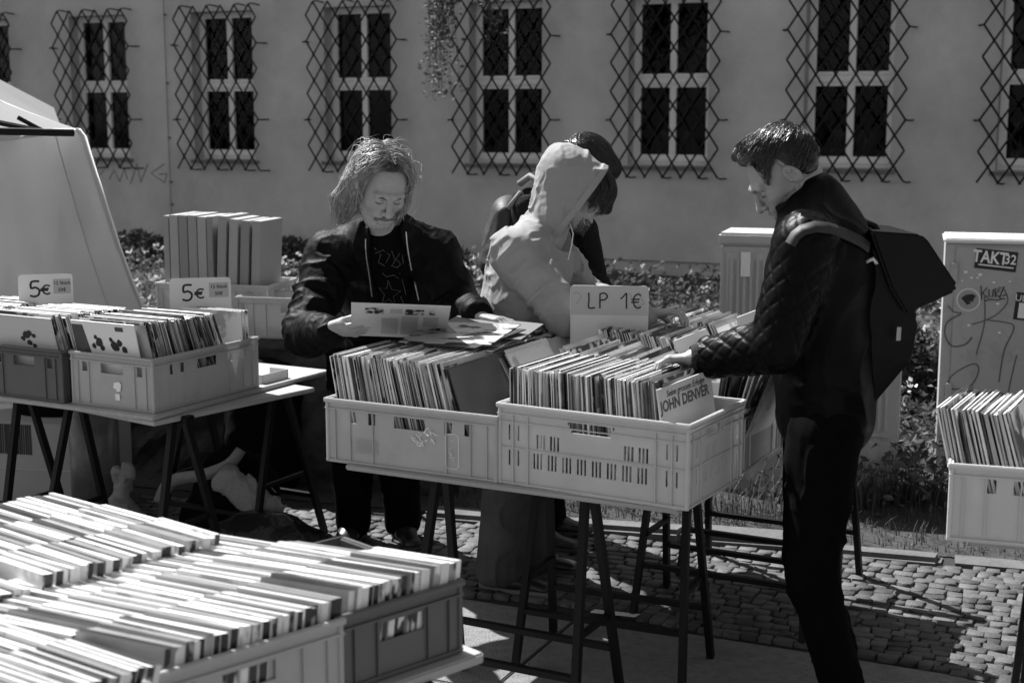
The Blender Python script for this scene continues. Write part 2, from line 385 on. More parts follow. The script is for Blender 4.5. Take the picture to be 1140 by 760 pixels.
# ------------------------------------------------------------------ plants
M_leaf = mat('ground_cover_leaf', .07, .6, .5, 3, transl=.35)
M_leaf2 = mat('pale_leaf', .13, .6, .4, 5, transl=.35)
M_flower = mat('white_petals', .8, .7, transl=.3)
def leaves(name, pts, size, m_, up=.5, aspect=.5):
    pts = np.asarray(pts, np.float32); n = len(pts)
    d = RNG.normal(size=(n, 3)); d[:, 2] = np.abs(d[:, 2]) * up + .15; d /= np.linalg.norm(d, axis=1)[:, None]
    e = RNG.normal(size=(n, 3)); e -= d * (e * d).sum(1)[:, None]; e /= np.linalg.norm(e, axis=1)[:, None]
    s = (size * RNG.uniform(.55, 1.35, n))[:, None]
    nn = np.cross(d, e) * s * .12
    V = np.stack([pts, pts + d * s * .5 + e * s * aspect * .5 + nn, pts + d * s, pts + d * s * .5 - e * s * aspect * .5 + nn], 1).reshape(-1, 3)
    Fq = np.arange(n * 4).reshape(n, 4); return np_mesh(name, V, Fq, m_, False)
def bed_points(n, t0, t1, d0, d1, hmax, clump=1.0):
    out = []
    while len(out) < n:
        t = random.uniform(t0, t1); d = random.uniform(d0, d1); q = K0 + D1 * t + DN * d
        c = .5 + .5 * math.sin(q.x * 4.1 + 1.3 * math.sin(q.y * 2.7)) * math.sin(q.y * 3.3 + q.x)
        h = hmax * (.35 + .65 * c) * random.random() ** .7
        out.append((q.x, q.y, bed_z(q.x, q.y) + h))
    return out
tag(link('ground_cover', leaves('ground_cover', bed_points(26000, -9, 6, .9, 7.5, .34) + bed_points(9000, -.2, 4, .5, 3.4, .4), .055, M_leaf)), 'low leafy ground cover filling the bed below the building', 'ground cover', kind='stuff')
tag(link('pale_foliage', leaves('pale_foliage', bed_points(7000, -9, 6, 3.2, 7.2, .5), .06, M_leaf2)), 'pale lit foliage among the flowers of the bed', 'foliage', kind='stuff')
fl = []
for c in range(520):
    t = random.uniform(-9, 6); d = random.uniform(3.0, 7.2) if random.random() < .8 else random.uniform(1.5, 3.5); q = K0 + D1 * t + DN * d
    h = random.uniform(.12, .36); z = bed_z(q.x, q.y) + h; s = random.uniform(.012, .034)
    for k in range(9): fl.append((q.x + random.gauss(0, s * .6), q.y + random.gauss(0, s * .6), z + random.gauss(0, s * .5)))
tag(link('flowers', leaves('flowers', fl, .027, M_flower, 1, .8)), 'small white blossoms scattered over the bed', 'flowers', kind='stuff')
# grass tufts
def grass(pts, hmin, hmax, name, label, m_):
    V, Fa = [], []; b = 0
    for x, y, z in pts:
        h = random.uniform(hmin, hmax); a = random.uniform(0, 6.28); ln = random.uniform(.15, .75) * h; wd = random.uniform(.002, .0045)
        dx, dy = math.cos(a), math.sin(a); sx, sy = -dy * wd, dx * wd
        for k in range(4):
            u = k / 3; wk = 1 - u * .9; px_ = x + dx * ln * u * u; py_ = y + dy * ln * u * u; pz = z + h * (u - .18 * u * u)
            V += [(px_ - sx * wk, py_ - sy * wk, pz), (px_ + sx * wk, py_ + sy * wk, pz)]
        for k in range(3): Fa.append((b + 2 * k, b + 2 * k + 1, b + 2 * k + 3, b + 2 * k + 2))
        b += 8
    tag(link(name, np_mesh(name, V, Fa, m_, False)), label, 'grass', kind='stuff')
M_grass = mat('grass_blade', .085, .55, .5, 4, transl=.4)
gp = []
for cx_, cy_, n_g, sd_ in ((1.78, 6.42, 260, .12), (1.5, 6.35, 90, .1), (2.2, 6.25, 120, .16), (.9, 6.3, 150, .2), (.4, 6.45, 120, .2), (2.6, 6.1, 100, .2), (1.2, 6.2, 80, .15)):
    for _ in range(n_g):
        x = random.gauss(cx_, sd_); y = random.gauss(cy_, sd_ * .45); gp.append((x, y, bed_z(x, y)))
grass(gp, .12, .36, 'tall_grass', 'tall grass tufts growing along the kerb and cabinet foot', M_grass)
gp = []
for _ in range(7000):
    t = random.uniform(-1.6, 4.5); d = random.uniform(.13, 1.2); q = K0 + D1 * t + DN * d; gp.append((q.x, q.y, bed_z(q.x, q.y)))
grass(gp, .02, .09, 'short_grass', 'short rough grass on the soil behind the kerb', M_grass)
# dark shrubs against the foot of the wall
def shrub(c, rx, rz, n, label):
    pts = []
    for _ in range(n):
        a = random.uniform(0, 6.28); r = random.random() ** .5; h = random.random()
        rr = rx * (1 - .3 * h) * (.8 + .3 * math.sin(a * 3 + c[0] * 5))
        pts.append((c[0] + math.cos(a) * r * rr, c[1] + math.sin(a) * r * rr * .6, c[2] + h * rz * (1 - .4 * r * r)))
    s = empty('shrub', c, 0, label, 'shrub', 'shrubs at the foot of the building')
    lf = link('foliage', leaves('foliage', [(p[0] - c[0], p[1] - c[1], p[2] - c[2]) for p in pts], .07, M_leaf), s)
    st = MB()
    for k in range(6):
        a = k * 1.05; st.tube([(0, 0, 0), (math.cos(a) * rx * .3, math.sin(a) * rx * .2, rz * .4), (math.cos(a) * rx * .6, math.sin(a) * rx * .35, rz * .75)], [.012, .008, .004], 5)
    st.build('stem', mat('bark', .04, .9), s)
for px_, py_, Y, rx, rz, lb in ((150, 305, 15.6, .8, .42, 'wide dark shrub left of the folder boxes, under the scrawled wall'), (325, 305, 15.3, .75, .38, 'dark shrub between the folder boxes and the long-haired man'),
                          (40, 312, 15.8, .8, .4, 'dark shrub behind the white canopy side'), (235, 308, 15.5, .7, .42, 'dark shrub hidden mostly behind the upright folders'),
                          (1020, 400, 8.1, .38, .55, 'bright-leaved shrub in the gap between the two cabinets'), (480, 305, 14.9, .5, .35, 'dark shrub seen between the long-haired man and the hooded man')):
    q = at(px_, py_, Y); shrub((q.x, q.y, bed_z(q.x, q.y)), rx, rz, 1500, lb)
# hanging birch twigs in front of the wall
def twigs(px_, top, bot, Y, n, spread, label):
    st, pts = MB(), []
    root = at(px_, top - 170, Y)
    s = empty('hanging_branch', root, 0, label, 'branch')
    for k in range(n):
        q = at(px_ + random.gauss(0, spread), top - 150, Y) ; q.y += random.uniform(-.35, .35); e = at(px_ + random.gauss(0, spread * .8), random.uniform(top + 20, bot), Y); e.y = q.y
        path = [root, q, (q + e) / 2 + Vector((random.uniform(-.05, .05), 0, 0)), e]
        path = [p - root for p in path]; st.tube(path, [.008, .005, .003, .0015], 4)
        for u in np.linspace(0, 1, 26):
            p = path[1].lerp(path[2], u * 2) if u < .5 else path[2].lerp(path[3], u * 2 - 1)
            for _ in range(2): pts.append((p.x + random.gauss(0, .03), p.y + random.gauss(0, .03), p.z + random.gauss(0, .03)))
    st.build('twig', mat('bark', .04, .9), s)
    link('foliage', leaves('foliage', pts, .048, M_leaf, .2, .6), s)
twigs(490, -10, 112, 12.5, 44, 11, 'drooping leafy twigs hanging beside the window left of the hooded man')
twigs(543, -40, 52, 12.5, 20, 9, 'short drooping twigs hanging before the window above the hooded man')

# ------------------------------------------------------------------ cabinets
M_cab = mat('weathered_casing', .42, .7, .16, 3, .15, 60, stretch=(6, 6, .7), dirt=.25, dscale=2)
M_cab2 = mat('painted_casing', .38, .6, .08, 4, dirt=.3, dscale=4)
M_paper = mat('white_paper', .78, .6, .05, 4)
M_ink = mat('black_ink', .012, .6)
CA = Vector((.985, 6.70, 0))
c1 = empty('utility_cabinet', CA, math.atan2(D1.y, D1.x), 'ribbed pale utility cabinet with flat lid behind the man with the backpack', 'utility cabinet')
m = MB(); m.box(0, .84, 0, .32, .02, 1.20)
m.build('body', M_cab, c1, bevel=.006)
m = MB(); m.box(-.012, .852, -.012, .33, 1.203, 1.262); m.build('lid', mat('lid_plastic', .42, .6, .1, 5), c1, bevel=.012)
for x0 in (.03, .425):
    m = MB(); m.box(x0, x0 + .385, -.012, -.001, .33, 1.17); m.box(x0, x0 + .385, -.012, -.001, .08, .31)
    for i in range(12):
        x = x0 + .02 + i * .0305; m.box(x, x + .014, -.021, -.0125, .36, 1.14)
    m.build('door', M_cab, c1)
m = MB(); m.box(.10, .145, -.0265, -.0225, 1.06, 1.175); m.build('label', M_paper, c1)
m = MB(); m.box(.40, .44, -.034, -.0225, .62, .70); m.build('lock', M_black, c1)
m = MB(); m.box(-.02, .86, -.02, .34, -.05, .018); m.build('base', M_kerb, c1)
C2 = at(1041, 520, 7.0); C2.z = 0; 
d2 = Vector((.962, -.272, 0)).normalized(); 
c2 = empty('utility_cabinet', C2, math.atan2(d2.y, d2.x), 'smooth grey utility cabinet covered in stickers and faint spray loops, at the right edge', 'utility cabinet')
Hc = 1.185
m = MB(); m.box(0, 1.1, 0, .35, .02, Hc); m.build('body', M_cab2, c2, bevel=.006)
m = MB(); m.box(-.01, 1.11, -.02, .36, Hc + .003, Hc + .028); m.build('lid', mat('lid_pale', .7, .6), c2, bevel=.008)
m = MB(); m.box(.05, .475, -.010, -.001, .16, Hc - .015); m.build('door', M_cab2, c2, bevel=.003)
m = MB(); m.box(.483, .93, -.010, -.001, .16, Hc - .015); m.build('door', M_cab2, c2, bevel=.003)
for z in (.40, 1.0):
    m = MB(); m.box(.032, .062, -.024, -.002, z, z + .09); m.build('hinge', M_cab2, c2, bevel=.003)
def c2p(px_, py_):      # position on the door of the second cabinet (local x, z)
    d = ray(px_, py_); o_ = Vector((0, 0, CAM_H)); nrm = Vector((d2.y, -d2.x, 0)); t_ = (C2 + nrm * .0105 - o_).dot(nrm) / d.dot(nrm); p = o_ + d * t_
    return (p - C2).dot(d2), p.z
def sticker(w_, h_, c, rot, m_, y=-.0125, th=.002):
    a = MB(); ux = Vector((math.cos(rot), 0, math.sin(rot))); uz = Vector((-math.sin(rot), 0, math.cos(rot))); o_ = Vector((c[0], y, c[1])) - ux * w_ / 2 - uz * h_ / 2
    a.obox(o_, ux * w_, Vector((0, th, 0)), uz * h_); return a
def lettering(txt, size, c, rot, m_, parent, y=-.0145, shear=0, sx=1., bold=0.):
    me = text_mesh(txt, size, m_, .0006, shear, bold)
    bake(me, Matrix.Translation((c[0], y, c[1])) @ Matrix.Rotation(-rot, 4, 'Y') @ Matrix.Rotation(R(90), 4, 'X') @ Matrix.Diagonal((sx, 1, 1, 1)))
    return link('lettering', me, parent)
a = c2p(1109, 289.5); st = sticker(.195, .098, a, R(-5), M_ink).build('sticker', M_ink, c2)
lettering('TAKT', .083, (a[0] - .028, a[1] + .01), R(-5), M_paper, st, sx=.78, bold=.002); lettering('32', .066, (a[0] + .066, a[1] + .002), R(-5), M_paper, st, sx=.85, bold=.001)
sticker(.165, .006, (a[0], a[1] - .03), R(-5), M_paper, -.0145, .001).build('stripe', M_paper, st)
a = c2p(1078, 333.5)
m = MB(); n = 28; ring = [(a[0] + math.cos(2 * math.pi * i / n) * .058, a[1] + math.sin(2 * math.pi * i / n) * .058) for i in range(n)]
m.poly([(x, -.0135, z) for x, z in ring]); 
for i in range(n): x, z = ring[i]; x2, z2 = ring[(i + 1) % n]; m.poly([(x, -.0135, z), (x, -.0105, z), (x2, -.0105, z2), (x2, -.0135, z2)])
st = m.build('sticker', mat('sticker_white', .6, .5), c2)
m = MB(); ring = [(a[0] + math.cos(2 * math.pi * i / n) * .049, a[1] + math.sin(2 * math.pi * i / n) * .049) for i in range(n)]; m.poly([(x, -.0142, z) for x, z in ring]); m.build('print', mat('sticker_grey', .3, .5), st)
m = MB()
for q, w_ in (([(-.028, .0), (-.01, .016), (.018, .02), (.03, .012)], .011), ([(-.02, -.008), (.0, .004), (.024, .0)], .012), ([(-.01, -.02), (.01, -.012)], .008)):
    m.tube([(a[0] + x, -.0145, a[1] + z) for x, z in q], w_ * .9, 6)
pm = m.build('emblem', M_ink, st)
for v in pm.data.vertices: v.co.y = -.0143 + (v.co.y + .0145) * .03
a = c2p(1136, 341); st = sticker(.075, .135, (a[0] + .012, a[1]), R(-5), M_ink).build('sticker', M_ink, c2)
lettering('UL', .045, (a[0] + .0, a[1] + .04), R(-5), M_paper, st); sticker(.034, .075, (a[0] + .008, a[1] - .02), R(-5), M_paper, -.0145, .001).build('stripe', M_paper, st)
m = MB()
def cstroke(mb, pts, r=.002, y=-.012):
    q = [Vector((x, y, z)) for x, z in (c2p(*p) for p in pts)]; o_ = []
    for i in range(len(q) - 1):
        for k in range(4 if r > .004 else 1):
            t_ = k / 4; p0 = q[max(i - 1, 0)]; p1 = q[i]; p2 = q[i + 1]; p3 = q[min(i + 2, len(q) - 1)]
            o_.append(.5 * ((2 * p1) + (p2 - p0) * t_ + (2 * p0 - 5 * p1 + 4 * p2 - p3) * t_ ** 2 + (3 * p1 - p0 - 3 * p2 + p3) * t_ ** 3))
    mb.tube(o_ + [q[-1]], r, 4)
for pts in ([(1092, 318), (1093, 331), (1092, 334)], [(1099, 320), (1094, 326), (1100, 332)], [(1101, 322), (1101, 330), (1105, 330), (1106, 322)], [(1108, 331), (1108, 321), (1113, 323), (1108, 327), (1114, 332)], [(1111, 321), (1118, 319), (1113, 330), (1120, 328)], [(1096, 335), (1103, 333), (1110, 334), (1119, 332)]): cstroke(m, pts, .003)
m.build('marker_tag', M_ink, c2)
m = MB()
for pts in ([(1052, 440), (1058, 420), (1075, 408), (1087, 405), (1089, 415), (1080, 430), (1066, 433), (1052, 432)], [(1055, 340), (1062, 347), (1070, 349), (1055, 358), (1052, 372), (1060, 385), (1075, 383), (1082, 375)], [(1096, 330), (1096, 360), (1088, 390), (1087, 395)], [(1118, 322), (1122, 335), (1112, 348), (1098, 356), (1082, 361)], [(1098, 356), (1125, 360), (1128, 368), (1118, 390), (1112, 425)], [(1132, 395), (1126, 420), (1122, 440)]): cstroke(m, pts, .0045)
gm = m.build('spray_loop', mat('faded_spray_grey', .13, .9), c2)
for v in gm.data.vertices: v.co.y = -.0112 + (v.co.y + .012) * .08
m = MB()
for x, y in ((1073, 304), (1080, 310), (1087, 310), (1105, 315), (1123, 314), (1109, 339), (1077, 363), (1111, 371), (1070, 313), (1089, 307)):
    a = c2p(x, y); s_ = random.uniform(.008, .018); m.box(a[0], a[0] + s_, -.0125, -.0106, a[1], a[1] + s_ * .7)
m.build('paper_scrap', M_paper, c2)

# ------------------------------------------------------------------ canopy at the left
M_tent = mat('canopy_fabric', .72, .8, .06, 2, .1, 30, transl=.7)
tent = empty('market_canopy', at(88, 147, 7.0) * Vector((1, 1, 0)) if False else Vector((at(88, 147, 7.0).x, 7.0, 0)), 0, 'pale fabric market canopy with sloping roof and curved side at the left edge', 'canopy')
T0 = Vector(tent.location)
V, Fa = [], []
edge = [(88, 143), (95, 152), (104, 182), (118, 226), (134, 276), (152, 325), (163, 352), (186, 398), (215, 450)]
nU = 26
for j, (ex, ey) in enumerate(edge):
    for i in range(nU + 1):
        u = i / nU; x = ex + (-330 - ex) * u; 
        q = at(x, ey, 7.0 - .9 * u + (.07 * math.sin(u * 11 + j * .45) + .035 * math.sin(u * 27 - j * .8) + .02 * math.sin(u * 53 + j * 1.3)) * (min(1, j / 3) * .8 + .2))
        V.append((q.x - T0.x, q.y - T0.y, max(q.z, .02)))
nV = len(edge)
base = len(V)
V += [(x + .004, y + .008, z) for x, y, z in V]
for j in range(nV - 1):
    for i in range(nU):
        a = j * (nU + 1) + i; Fa.append((a, a + nU + 1, a + nU + 2, a + 1)); Fa.append((base + a, base + a + 1, base + a + nU + 2, base + a + nU + 1))
link('side_panel', np_mesh('side_panel', V, Fa, M_tent), tent)
hm = MB(); hm.tube([(V[j * (nU + 1)][0] - .012, V[j * (nU + 1)][1] - .006, V[j * (nU + 1)][2]) for j in range(nV)], .009, 6); hm.tube([(V[j * (nU + 1) + 2][0], V[j * (nU + 1) + 2][1] - .003, V[j * (nU + 1) + 2][2]) for j in range(nV)], .0035, 4); hm.build('hem', M_tent, tent, True)
m = MB(); E0 = at(90, 145, 7.0) - T0; E1 = at(-330, 132, 6.1) - T0; AP = at(-190, -10, 7.9) - T0; E2 = at(60, 120, 9.4) - T0
for tri in ((E0, E1, AP), (E0, AP, E2)):
    A, B, Cc = tri; n = 10
    for i in range(n):
        for j in range(n - i):
            f = lambda a, b: A + (B - A) * (a / n) + (Cc - A) * (b / n) + Vector((0, 0, -.10 * math.sin(math.pi * (a + b) / n) * (1 - .3 * a / n)))
            m.poly([f(i, j), f(i + 1, j), f(i, j + 1)])
            if i + j < n - 1: m.poly([f(i + 1, j), f(i + 1, j + 1), f(i, j + 1)])
m.build('roof', M_tent, tent)
m = MB(); m.tube([at(82, 148, 6.97) - T0, at(-300, 140, 6.15) - T0], .018, 8); m.tube([at(20, 131, 6.9) - T0, at(48, 146, 6.9) - T0], .012, 6); m.tube([at(-60, 125, 6.8) - T0, at(50, 147, 6.9) - T0], .014, 6)
m.build('frame_bar', M_black, tent)
m = MB(); q = at(60, 148, 7.15) - T0; m.tube([(q.x, q.y, 0), q], .02, 8); q = at(-320, 140, 6.3) - T0; m.tube([(q.x, q.y, 0), q], .02, 8); m.build('pole', M_black, tent)
# ================================================================== tables, crates, records
TZ = .735          # table top height
TH = R(-27.3); EX = Vector((math.cos(TH), math.sin(TH), 0)); NY = Vector((-math.sin(TH), math.cos(TH), 0))    # along and back of the main table
M_board = mat('table_board', .34, .7, .2, 6, .15, 60, stretch=(.6, 8, 8), dirt=.3)
M_leg = mat('trestle_black', .005, .5, spec=.2)
def table(label, loc, rz, x0, x1, y0, y1, th=.022):
    t = empty('trestle_table_top', loc, rz, label, 'table top'); m = MB(); m.box(x0, x1, y0, y1, TZ - th, TZ); m.build('board', M_board, t, bevel=.004)
    return t
def trestle(c, rz, ln, spread, label, h=TZ - .020, w=.034):
    t = empty('trestle', (c[0], c[1], 0), rz, label, 'trestle', 'black trestles')
    m = MB(); m.box(-ln / 2 - .06, ln / 2 + .06, -.022, .022, h - .028, h); m.build('top_bar', M_leg, t, bevel=.004)
    zf = .006
    for sx in (-1, 1):
        for sy in (-1, 1):
            l = MB(); l.bar((sx * ln / 2, sy * .03, h - .01), (sx * (ln / 2 + .035), sy * spread / 2, zf), .027, .022, (1, 0, 0)); l.build('leg', M_leg, t)
    for sy in (-1, 1):
        z = .19; f = (h - z) / h; y = sy * (.03 + (spread / 2 - .03) * f); s_ = MB(); s_.bar((-ln / 2 - .03, y, z), (ln / 2 + .03, y, z), .024, .018); s_.build('stretcher', M_leg, t)
    for sx in (-1, 1):
        z = .30; f = (h - z) / h; y = (.03 + (spread / 2 - .03) * f); s_ = MB(); s_.bar((sx * (ln / 2 + .012), -y, z), (sx * (ln / 2 + .012), y, z), .018, .016); s_.build('cross_bar', M_leg, t)
    return t

MO = Vector((-.575, 4.345, 0))        # front left corner of the left main crate
def mp(x, y): return MO + EX * x + NY * y
table('long pale board carrying the central crates of records', MO, TH, .07, 1.17, -.012, .70, .018)
table('second board behind the central one, under the rear record crates', MO, TH, .20, 1.20, .704, 1.62, .018)
for (px0, py0, px1, py1, sp_, lb) in ((475, 553, 668, 570, .40, 'black trestle under the front edge of the central board'),
                                ):
    pass
trestle(((-.26 + .27) / 2, (4.30 + 4.04) / 2), TH, .50, .36, 'black trestle under the left front of the central board')
trestle((.34, 4.52), TH + R(4), .50, .34, 'black trestle on the sunlit slabs under the middle of the central board')
trestle((.80, 4.98), TH, .56, .34, 'black trestle under the right half of the central boards, beside the quilted-jacket man')
trestle((1.02, 5.42), TH, .56, .34, 'rearmost black trestle, on the cobbles before the kerb')

def plastic(name, v, transl=.25, dirt=.1): return mat(name, v, .42, .05, 5, .06, 30, transl=transl, dirt=dirt, dscale=7)
P_white = plastic('plastic_pale', .62, .25); P_grey = plastic('plastic_light_grey', .54, .30); P_dark = plastic('plastic_dark_grey', .10, .05); P_mid = plastic('plastic_mid_grey', .25, .1)
def crate(label, loc, rz, Lx, Wy, H, M, style='slot', group=None, name='plastic_crate'):
    """origin at the front left bottom corner, x along the front, y to the back"""
    t = empty(name, loc, rz, label, 'crate', group); th = .0035; m = MB()
    def slots(w_, kind):
        h = []
        if kind == 'slot':        # row of rounded hand slots under the rim
            zs = (H - .070, H - .034); c = w_ / 2
            h.append((c - .055, c + .055, *zs))
            for d, ww in ((.135, .026), (.20, .022)):
                if c - d - ww > .03:
                    h.append((c - d - ww / 2, c - d + ww / 2, *zs)); h.append((c + d - ww / 2, c + d + ww / 2, *zs))
        elif kind == 'vent':      # bigger crate: groups of slits and a handle notch
            c = w_ / 2
            for dz, hw_ in ((0, .062), (.010, .068), (.020, .074)): h.append((c - hw_, c + hw_, H - .062 + dz, H - .052 + dz))
            for gx in ([.13, .178] if w_ < .5 else [.125, .17, .405, .45]):
                for i in range(3): h.append((gx + i * .0115 - .0035 + .0, gx + i * .0115 + .0035, .118, .160))
            x = .115
            while x < w_ - .125:
                for i in range(3): h.append((x + i * .0115 - .0032, x + i * .0115 + .0032, .058, .104))
                x += .0475
            for x in (.032, .062, w_ - .062, w_ - .032):
                for z0 in (.06, .135): h.append((x - .003, x + .003, z0, z0 + .045))
        elif kind == 'hand': h.append((w_ / 2 - .055, w_ / 2 + .055, H - .075, H - .038))
        return h
    ks = style if isinstance(style, (tuple, list)) else (style, style)
    m.panel((0, 0, 0), (1, 0, 0), (0, 0, 1), (0, -1, 0), Lx, H, th, slots(Lx, ks[0])); m.panel((Lx, Wy, 0), (-1, 0, 0), (0, 0, 1), (0, 1, 0), Lx, H, th, slots(Lx, ks[0]))
    m.panel((Lx, 0, 0), (0, 1, 0), (0, 0, 1), (1, 0, 0), Wy, H, th, slots(Wy, ks[1])); m.panel((0, Wy, 0), (0, -1, 0), (0, 0, 1), (-1, 0, 0), Wy, H, th, slots(Wy, ks[1]))
    m.box(th, Lx - th, th, Wy - th, .004, .009)
    m.build('body', M, t)
    # rim and ribs stand proud
    r = MB(); p = .0075
    def band(z0, z1, pp):
        g = .0005
        r.box(-pp, Lx + pp, -pp, -g, z0, z1); r.box(-pp, Lx + pp, Wy + g, Wy + pp, z0, z1); r.box(-pp, -g, -g, Wy + g, z0, z1); r.box(Lx + g, Lx + pp, -g, Wy + g, z0, z1)
    band(H - .010, H + .003, p + .002)
    r.build('rim', M, t, bevel=.0022)
    r = MB(); band(H - .030, H - .026, p - .001); band(.006, .010, p - .002)
    if 'vent' in ks: band(.112, .1145, p - .003); band(H - .052, H - .049, p - .002)
    xs = [.03, .085, Lx - .085, Lx - .03] + ([Lx * .5 - .13, Lx * .5 + .13] if 'vent' not in ks and Lx > .5 else [])
    if 'vent' in ks: xs = [.046, .095, Lx - .095, Lx - .046]
    for x in xs:
        r.box(x - .0016, x + .0016, -p + .002, -.0006, .011, H - .031); r.box(x - .0016, x + .0016, Wy + .0006, Wy + p - .002, .011, H - .031)
    ys = [.03, .085, Wy - .085, Wy - .03]
    for y in ys:
        r.box(Lx + .0006, Lx + p - .002, y - .0016, y + .0016, .011, H - .031); r.box(-p + .002, -.0006, y - .0016, y + .0016, .011, H - .031)
    for cx_, cy_ in ((0, 0), (Lx, 0), (Lx, Wy), (0, Wy)): r.tube([(cx_, cy_, .002), (cx_, cy_, H - .011)], .0062, 8)
    r.build('rib', M, t); return t

# sleeves: shared meshes, one object each
TONES = [('sleeve_white', .78), ('sleeve_cream', .62), ('sleeve_pale', .48), ('sleeve_mid', .28), ('sleeve_dark', .10), ('sleeve_black', .02)]
E_M = [mat(n, v, .5, .08, 30) for n, v in TONES]
A_M = [art('cover_bold', .03, .7, 9), art('cover_soft', .15, .5, 5, .5, soft=.2), art('cover_dark', .015, .12, 7), art('cover_pale', .45, .8, 12, .42), art('cover_print', .02, .55, 28, .56)]
def sleeve_mesh(t, wd, ht, em, am):
    m = MB(); h = t / 2; hw = wd / 2
    m.cur = 1; m.poly([(-h, -hw, 0), (-h, -hw, ht), (-h, hw, ht), (-h, hw, 0)][::-1]); m.poly([(h, -hw, 0), (h, hw, 0), (h, hw, ht), (h, -hw, ht)])
    m.cur = 0
    m.poly([(-h, -hw, 0), (h, -hw, 0), (h, -hw, ht), (-h, -hw, ht)]); m.poly([(h, hw, 0), (-h, hw, 0), (-h, hw, ht), (h, hw, ht)])
    m.poly([(-h, -hw, ht), (h, -hw, ht), (h, hw, ht), (-h, hw, ht)]); m.poly([(-h, hw, 0), (h, hw, 0), (h, -hw, 0), (-h, -hw, 0)])
    return m.mesh('sleeve', [em, am])
SLV = {}
def get_slv(kind, tone, ti, ai):
    k = (kind, tone, ti, ai)
    if k not in SLV:
        wd, ht = (.314, .315)
        SLV[k] = sleeve_mesh((.0028, .0040, .0062, .0092)[ti], wd, ht, E_M[tone], A_M[ai])
    return SLV[k]
class Stuff:      # the records that show smallest are gathered in one object
    def __init__(s): s.v = []; s.f = []; s.m = []; s.mats = []
    def add(s, me, M):
        b = len(s.v); s.v += [tuple(M @ v.co) for v in me.vertices]
        for p in me.polygons:
            s.f.append(tuple(b + i for i in p.vertices)); mt = me.materials[p.material_index]
            if mt not in s.mats: s.mats.append(mt)
            s.m.append(s.mats.index(mt))
REST = Stuff()
NREC = [0]
def records(O, rz, length, width, label, group, tones, lean=0., lean1=None, individual=True, zlift=.012, dens=1.0, wob=.010, rise=0., zbase=TZ, fan=0., yaw=0.):
    """sleeves stacked along local x from O (front left bottom corner of the crate inside)"""
    lean1 = lean if lean1 is None else lean1
    ax = Vector((math.cos(rz), math.sin(rz), 0)); ay = Vector((-math.sin(rz), math.cos(rz), 0))
    x = .012 + .2 * math.tan(max(0, -lean)); n = 0; length -= .2 * math.tan(max(0, lean1))
    while x < length - .012:
        u = x / length; le = lean + (lean1 - lean) * u + random.gauss(0, .012)
        ti = random.choices((0, 1, 2, 3), (5, 6, 3, 1))[0]; tone = random.choices(range(6), tones)[0]; ai = random.randrange(5)
        me = get_slv('lp', tone, ti, ai)
        p = O + ax * x + ay * (width / 2 + random.gauss(0, wob * .5) + fan * (u - .5)) + Vector((0, 0, zbase + zlift + abs(random.gauss(0, wob * .5)) + rise * random.random()))
        M = Matrix.Translation(p) @ Matrix.Rotation(rz + yaw + random.gauss(0, .008), 4, 'Z') @ Matrix.Rotation(le, 4, 'Y')
        if individual:
            o = link('record_sleeve', me); o.matrix_world = M; tag(o, label, 'record', group); NREC[0] += 1
        else: REST.add(me, M)
        x += ((.0028, .0040, .0062, .0092)[ti] * 1.03 + abs(random.gauss(0, .0012))) / max(.6, math.cos(le)) / dens / math.cos(yaw); n += 1

# the two front crates and what stands behind them
cH = crate('light grey crate with hand slots and worn stencil, left of the central front pair', mp(0, 0) + Vector((0, 0, TZ)), TH, .595, .395, .20, P_grey, 'slot')
cI = crate('pale crate with groups of narrow slits, right of the central front pair', mp(.605, .005) + Vector((0, 0, TZ)), TH - R(3), .595, .395, .24, P_white, 'vent')
IO = mp(.605, .005); IRZ = TH - R(3)
st_ = MB(); sr = random.Random(3)
for i in range(16):
    x = .30 + sr.random() * .085; z = .085 + sr.random() * .045; pts_ = [(x, -.0042, z)]
    for k in range(3): pts_.append((pts_[-1][0] + sr.uniform(-.012, .014), -.0042, pts_[-1][2] + sr.uniform(-.010, .010)))
    st_.tube(pts_, .0016, 4)
rr_ = [(.425, .035), (.425, .125), (.435, .133), (.462, .133), (.470, .125), (.470, .035), (.462, .028), (.433, .028), (.425, .035)]
st_.tube([(x, -.0042, z) for x, z in rr_], .0011, 4)
for i in range(8):
    x = .434 + sr.random() * .022; z = .05 + sr.random() * .065; st_.tube([(x, -.0042, z), (x + sr.uniform(-.008, .01), -.0042, z + sr.uniform(-.012, .012))], .0010, 4)
st_.build('worn_stencil', mat('stencil_white', .78, .7), cH)
st_ = MB()
for i in range(9): st_.box(.10, .185, -.0046, -.0037, .040 + i * .005, .0415 + i * .005)
st_.build('moulded_panel', P_grey, cH)
records(mp(0, 0), TH, .50, .395, 'record sleeve packed in the left front crate of the central board', 'records in the left front crate', (4, 4, 4, 3, 2, 2), R(-9), R(-16), rise=.012)
records(IO, IRZ, .535, .395, 'record sleeve packed in the slatted right front crate of the central board', 'records in the slatted front crate', (6, 3, 2, 2, 3, 5), R(-1), R(-6), zlift=.02)
NI = Vector((-math.sin(IRZ), math.cos(IRZ), 0)); XI = Vector((math.cos(IRZ), math.sin(IRZ), 0))
def special(O, rz, x, width, lean, art_m, edge_m, label, name='record_sleeve', z=.02, h=.315, parent=None, dy=0., roll=0.):
    ax = Vector((math.cos(rz), math.sin(rz), 0)); ay = Vector((-math.sin(rz), math.cos(rz), 0))
    me = sleeve_mesh(.0045, .314, h, edge_m, art_m); o = link(name, me); 
    o.matrix_world = Matrix.Translation(O + ax * x + ay * (width / 2 + dy) + Vector((0, 0, TZ + z))) @ Matrix.Rotation(rz, 4, 'Z') @ Matrix.Rotation(lean, 4, 'Y') @ Matrix.Rotation(roll, 4, 'X')
    return tag(o, label, 'record')
